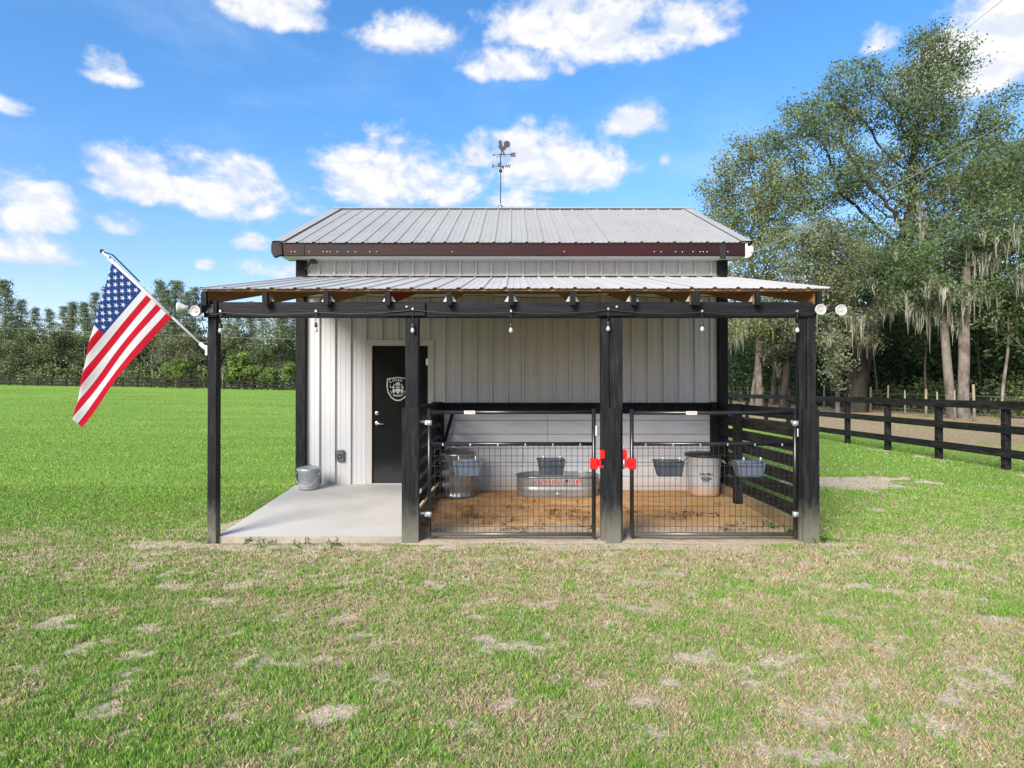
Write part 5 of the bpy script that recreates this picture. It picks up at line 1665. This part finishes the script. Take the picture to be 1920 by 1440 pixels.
# front row, tree by tree: place in view, distance, height
ROW = [('pine_tree', 'pine_b', 8, 100, 16.6, 'tall pine at the left edge of the frame'), ('pine_tree', 'pine_a', 92, 104, 12.6, 'pine tree at the left, short of the flag'), ('broadleaf_tree', 'broad_a', 50, 98, 9.0, 'rounded low tree below the leftmost pines'), ('broadleaf_tree', 'olive_a', 108, 99, 9.5, 'olive rounded tree just left of the flag'),
       ('pine_tree', 'pine_c', 178, 105, 15.6, 'dark pine whose top shows left of the flag canton'), ('broadleaf_tree', 'broad_b', 232, 101, 12.0, 'broad tree hidden behind the flag stripes'), ('pine_tree', 'pine_a', 300, 106, 18.0, 'slender pine rising right above the flag pole'), ('pine_tree', 'pine_b', 330, 103, 17.4, 'second slender pine left of the flood light'),
       ('pine_tree', 'pine_c', 366, 107, 17.0, 'pine just left of the left porch post'), ('broadleaf_tree', 'olive_a', 345, 97, 8.8, 'olive tree between the flag and the left post'), ('broadleaf_tree', 'broad_a', 430, 102, 12.5, 'broad tree right of the left porch post'), ('pine_tree', 'pine_b', 470, 104, 14.4, 'pine midway between porch post and barn corner'),
       ('broadleaf_tree', 'broad_b', 512, 100, 12.4, 'broad dark tree left of the barn corner post'), ('pine_tree', 'pine_a', 552, 103, 12.8, 'pine meeting the barn corner post'), ('young_tree', 'young_a', 330, 92, 4.6, 'bright young tree below the flag beside the post'), ('young_tree', 'young_b', 452, 92, 5.6, 'bright young tree right of the left porch post'),
       ('young_tree', 'young_a', 425, 93, 3.6, 'low bright sapling close to the left porch post'), ('young_tree', 'young_b', 505, 92.5, 3.4, 'low bright sapling left of the barn corner'), ('young_tree', 'young_a', 545, 93, 4.4, 'bright sapling against the barn corner post'), ('broadleaf_tree', 'olive_a', 20, 96, 7.0, 'low grey-green tree at the left edge'), ('broadleaf_tree', 'olive_a', 600, 98, 10.0, 'olive tree behind the barn corner')]
ROW += [('pine_tree', 'pine_c', -30, 103, 17.5, 'pine cut by the left edge of the frame'), ('pine_tree', 'pine_a', 40, 107, 14.5, 'thin pine second from the left edge'), ('pine_tree', 'pine_b', 135, 106, 14.0, 'thin pine midway to the flag'), ('pine_tree', 'pine_b', 205, 108, 17.0, 'thin pine whose tip shows beside the flag blue'),
        ('pine_tree', 'pine_a', 265, 104, 16.5, 'thin pine behind the flag stripes'), ('pine_tree', 'pine_c', 408, 108, 15.0, 'thin pine showing under the left porch beam end'), ('pine_tree', 'pine_b', 535, 107, 13.5, 'thin pine under the porch beam near the barn corner')]
ROW += [('pine_tree', 'pine_a', 65, 99, 12.2, 'shorter pine below the second pine from the left edge'), ('pine_tree', 'pine_c', 118, 101, 12.8, 'shorter pine left of the flag corner'), ('pine_tree', 'pine_b', 158, 100, 13.4, 'pine touching the left outline of the flag'), ('pine_tree', 'pine_c', 312, 100, 15.6, 'pine between the two slender pines above the flag pole'),
        ('pine_tree', 'pine_a', 350, 101, 15.4, 'pine behind the left flood light'), ('pine_tree', 'pine_c', 445, 100, 13.6, 'nearer pine right of the left porch post'), ('pine_tree', 'pine_a', 490, 100, 13.2, 'nearer pine midway between porch post and barn'), ('pine_tree', 'pine_b', 525, 99, 12.0, 'nearer pine just left of the barn corner')]
for i, (nm, key, px, d, h, lbl) in enumerate(ROW):
    place_tree(nm, key, px, d, h, lbl, i * 1.3)
# a bare pale tree before the pines
def bare_tree(px, d, h, label, seed):
    random.seed(seed)
    p = at(px, 735, d); p.z = float(ground_z(p.x, p.y))
    t = empty('bare_tree', p, label, 'tree')
    att = ell_pts(p + Vector((0, 0, h * .68)), (h * .3, h * .25, h * .34), 90)
    N, par = grow([p, p + Vector((0, 0, h * .2)), p + Vector((0, 0, h * .36))], att, .35, 20, .45, 60, .2, -.12)
    r, kids = wood(N, par, .13, .028)
    branch_mesh(N, par, r).build('trunk', 'bark_pale', t)
bare_tree(286, 90, 7.0, 'bare pale tree right of the flag before the pines', 301)
bare_tree(418, 90.5, 4.4, 'small bare pale tree right of the left porch post', 302)

def far_wood():
    g = np.random.default_rng(99)
    n = 3600
    px = g.uniform(-140, 660, n)
    d = g.uniform(106, 128, n)
    x = (px - 960) / FPX * d; y = d - CAM_D
    prof = 8.4 + 1.6 * np.sin(px * .021 + 1) + 1.4 * np.sin(px * .057)
    z = ground_z(x, y) + g.random(n) ** .8 * prof
    v, f, c = leaf_cloud(np.stack([x, y, z], 1), 16, .9, .55, (.115, .142, .068), .28, 9)
    o = np_obj('far_wood', v, f, 4, 'leaf', c, None, 'stuff')
    o['label'] = 'dark mass of woods behind the pasture fence'
    n = 800
    px = g.uniform(-200, 720, n); d = g.uniform(128, 146, n)
    x = (px - 960) / FPX * d; y = d - CAM_D
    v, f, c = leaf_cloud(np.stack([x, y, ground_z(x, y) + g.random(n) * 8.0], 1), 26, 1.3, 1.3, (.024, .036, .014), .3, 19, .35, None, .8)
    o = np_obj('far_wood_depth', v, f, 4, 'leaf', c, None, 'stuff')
    o['label'] = 'dark depth of the far woods on the left'
    n = 700
    px = g.uniform(-120, 640, n); d = g.uniform(91.5, 98, n)
    x = (px - 960) / FPX * d; y = d - CAM_D
    v, f, c = leaf_cloud(np.stack([x, y, ground_z(x, y) + g.random(n) ** 1.3 * 3.0], 1), 22, .55, .36, (.120, .155, .064), .34, 10)
    o = np_obj('far_scrub', v, f, 4, 'leaf', c, None, 'stuff')
    o['label'] = 'grey-green brush along the foot of the far woods'
far_wood()

# ------------------------------------------------------------------ grass blades
def blades(name, label, n, d0, d1, hgt, wid, seed, power=1.0, bend=.5, grow_w=0.0):
    g = np.random.default_rng(seed)
    q = g.random(n)
    d = (d0 ** power + q * (d1 ** power - d0 ** power)) ** (1 / power)
    half = .93
    u = g.uniform(-half, half, n)
    x, y = u * d, d - CAM_D
    # gather blades into tufts
    hsh = lambda p, q, k: (np.sin(p * 12.9898 + q * 78.233 + k * 37.7) * 43758.5453) % 1.0
    ang = g.integers(0, 3, n) * .7 + .35                     # three turned lattices of tuft centres, each centre thrown about
    ca, sa_ = np.cos(ang), np.sin(ang)
    cell = np.where(hsh(np.floor(x), np.floor(y), 9) < .5, .075, .11)
    ru, rv = np.round((x * ca + y * sa_) / cell), np.round((-x * sa_ + y * ca) / cell)
    tu, tv = (ru + (hsh(ru, rv, 1) - .5) * 1.3) * cell, (rv + (hsh(ru, rv, 2) - .5) * 1.3) * cell
    tx, ty = tu * ca - tv * sa_, tu * sa_ + tv * ca
    pull = g.uniform(.0, .6, n) * (d < 9)
    x = x + (tx - x) * pull; y = y + (ty - y) * pull
    sa, dr, li = ground_masks(x, y)
    n5 = fbm(x * 6.5, y * 6.5, 41, 4, .6)
    keep = g.random(n) > np.clip(sa * .85 + li * .85, 0, .95)
    keep &= ~((np.abs(x) < 3.13) & (y > -2.87) & (y < 5.3))
    keep &= ~((y > -2.95) & (y < 0) & (np.abs(x) < 3.0))
    x, y, d, sa, dr, li, n5 = (a[keep] for a in (x, y, d, sa, dr, li, n5))
    n = len(x)
    isdry = g.random(n) < np.clip(dr * .85 + .06 + (n5 - .5) * 1.9 * (1 - sstep(d, 8, 12)), .012, .95)
    lush = sstep(n5, .5, .7)
    h = hgt * g.uniform(.45, 1.3, n) * np.where(isdry, .8, 1.0 + .4 * lush * (d < 9))
    w = wid * g.uniform(.6, 1.25, n) * (d / d0) ** grow_w
    a = g.uniform(0, 2 * math.pi, n)
    lean = np.where(isdry, g.uniform(.6, 1.6, n), g.uniform(.15, 1.0, n)) * bend
    la = g.uniform(0, 2 * math.pi, n)
    z0 = ground_z(x, y) - .004 + (fbm(x * 2.2, y * 2.2, 5, 3) - .5) * .035 * (1 - sstep(y, 4, 14))
    c, s = np.cos(a) * w / 2, np.sin(a) * w / 2
    lx, ly = np.cos(la) * lean * h, np.sin(la) * lean * h
    zt = h / np.sqrt(1 + lean ** 2 * .6)
    v = np.stack([np.stack([x - c, y - s, z0], 1), np.stack([x + c, y + s, z0], 1),
                  np.stack([x + c * .75 + lx * .38, y + s * .75 + ly * .38, z0 + zt * .62], 1), np.stack([x + lx, y + ly, z0 + zt], 1)], 1).reshape(-1, 3)
    i = np.arange(n) * 4
    f = np.concatenate([np.stack([i, i + 1, i + 2], 1), np.stack([i, i + 2, i + 3], 1)])
    gr = np.array([[.172, .370, .046]]) * (1 + g.normal(0, .22, (n, 1))) * (1 + g.normal(0, 1, (n, 1)) * np.array([[.18, .03, .05]]))
    gr2 = np.array([[.295, .445, .095]]) * (1 + g.normal(0, .2, (n, 1)))
    gr = np.where(g.random((n, 1)) < .3 + .2 * (1 - lush[:, None]), gr2, gr)
    ty_ = np.array([[.63, .52, .33]]) * (1 + g.normal(0, .17, (n, 1)))
    br = np.array([[.44, .32, .19]]) * (1 + g.normal(0, .2, (n, 1)))
    ty_ = np.where(g.random((n, 1)) < .28, br, ty_)
    tone = 1 + (fbm(x * .22, y * .6, 71, 4, .6) - .5) * .9 * sstep(d, 8, 12)
    colr = np.clip(np.where(isdry[:, None], ty_, gr) * tone[:, None], .008, .8)
    o = np_obj(name, v, f, 3, 'blade', np.repeat(colr, 4, 0), None, 'stuff')
    o['label'] = label
blades('lawn_grass', 'patchy green and straw grass in the foreground', 300000, 2.2, 4.7, .034, .0034, 1, 1.3)
blades('lawn_grass', 'short mixed grass before the porch', 360000, 4.5, 9.6, .035, .0055, 2, 1.1, .5, .5)
blades('field_grass', 'green field grass beside and behind the barn', 280000, 9.2, 75, .040, .012, 3, .35, .5, .75)

# straw and droppings trodden into the clay floor
def debris():
    g = np.random.default_rng(8)
    cl = [(g.uniform(-.9, 2.8), g.uniform(-2.5, -.5)) for _ in range(40)]
    P = [(cx + g.normal(0, .09), cy + g.normal(0, .05), .052 - .03 * (cy < -2)) for cx, cy in cl for _ in range(g.integers(3, 14))]
    v, f, c = leaf_cloud(P, 4, .02, .05, (.16, .105, .058), .4, 4, 3.0, None, .25)
    v[:, 2] = np.clip(v[:, 2], .02, .075)
    o = np_obj('floor_litter', v, f, 4, 'blade', c, None, 'stuff')
    o['label'] = 'dark straw litter scattered on the clay floor'
debris()

# a few green weeds at the foot of the pad and posts
def weeds():
    g = np.random.default_rng(5)
    pts = [at(500, 1024, 5.98), at(570, 1026, 5.98), at(640, 1024, 6.0), at(470, 1024, 6.02), at(1478, 1000, 6.5), at(1460, 985, 6.7), at(1440, 980, 6.9), at(1530, 1015, 6.15), at(1545, 1012, 6.2), at(375, 1012, 6.15)]
    P = []
    for p in pts:
        P += [(p.x + g.normal(0, .06), p.y + g.normal(0, .05), .02 + abs(g.normal(0, .018))) for _ in range(5)]
    v, f, c = leaf_cloud(P, 8, .018, .05, (.075, .19, .025), .25, 3, .6, None, .22)
    o = np_obj('weed_tufts', v, f, 4, 'blade', c, None, 'stuff')
    o['label'] = 'small green weeds at the edge of the concrete pad'
weeds()
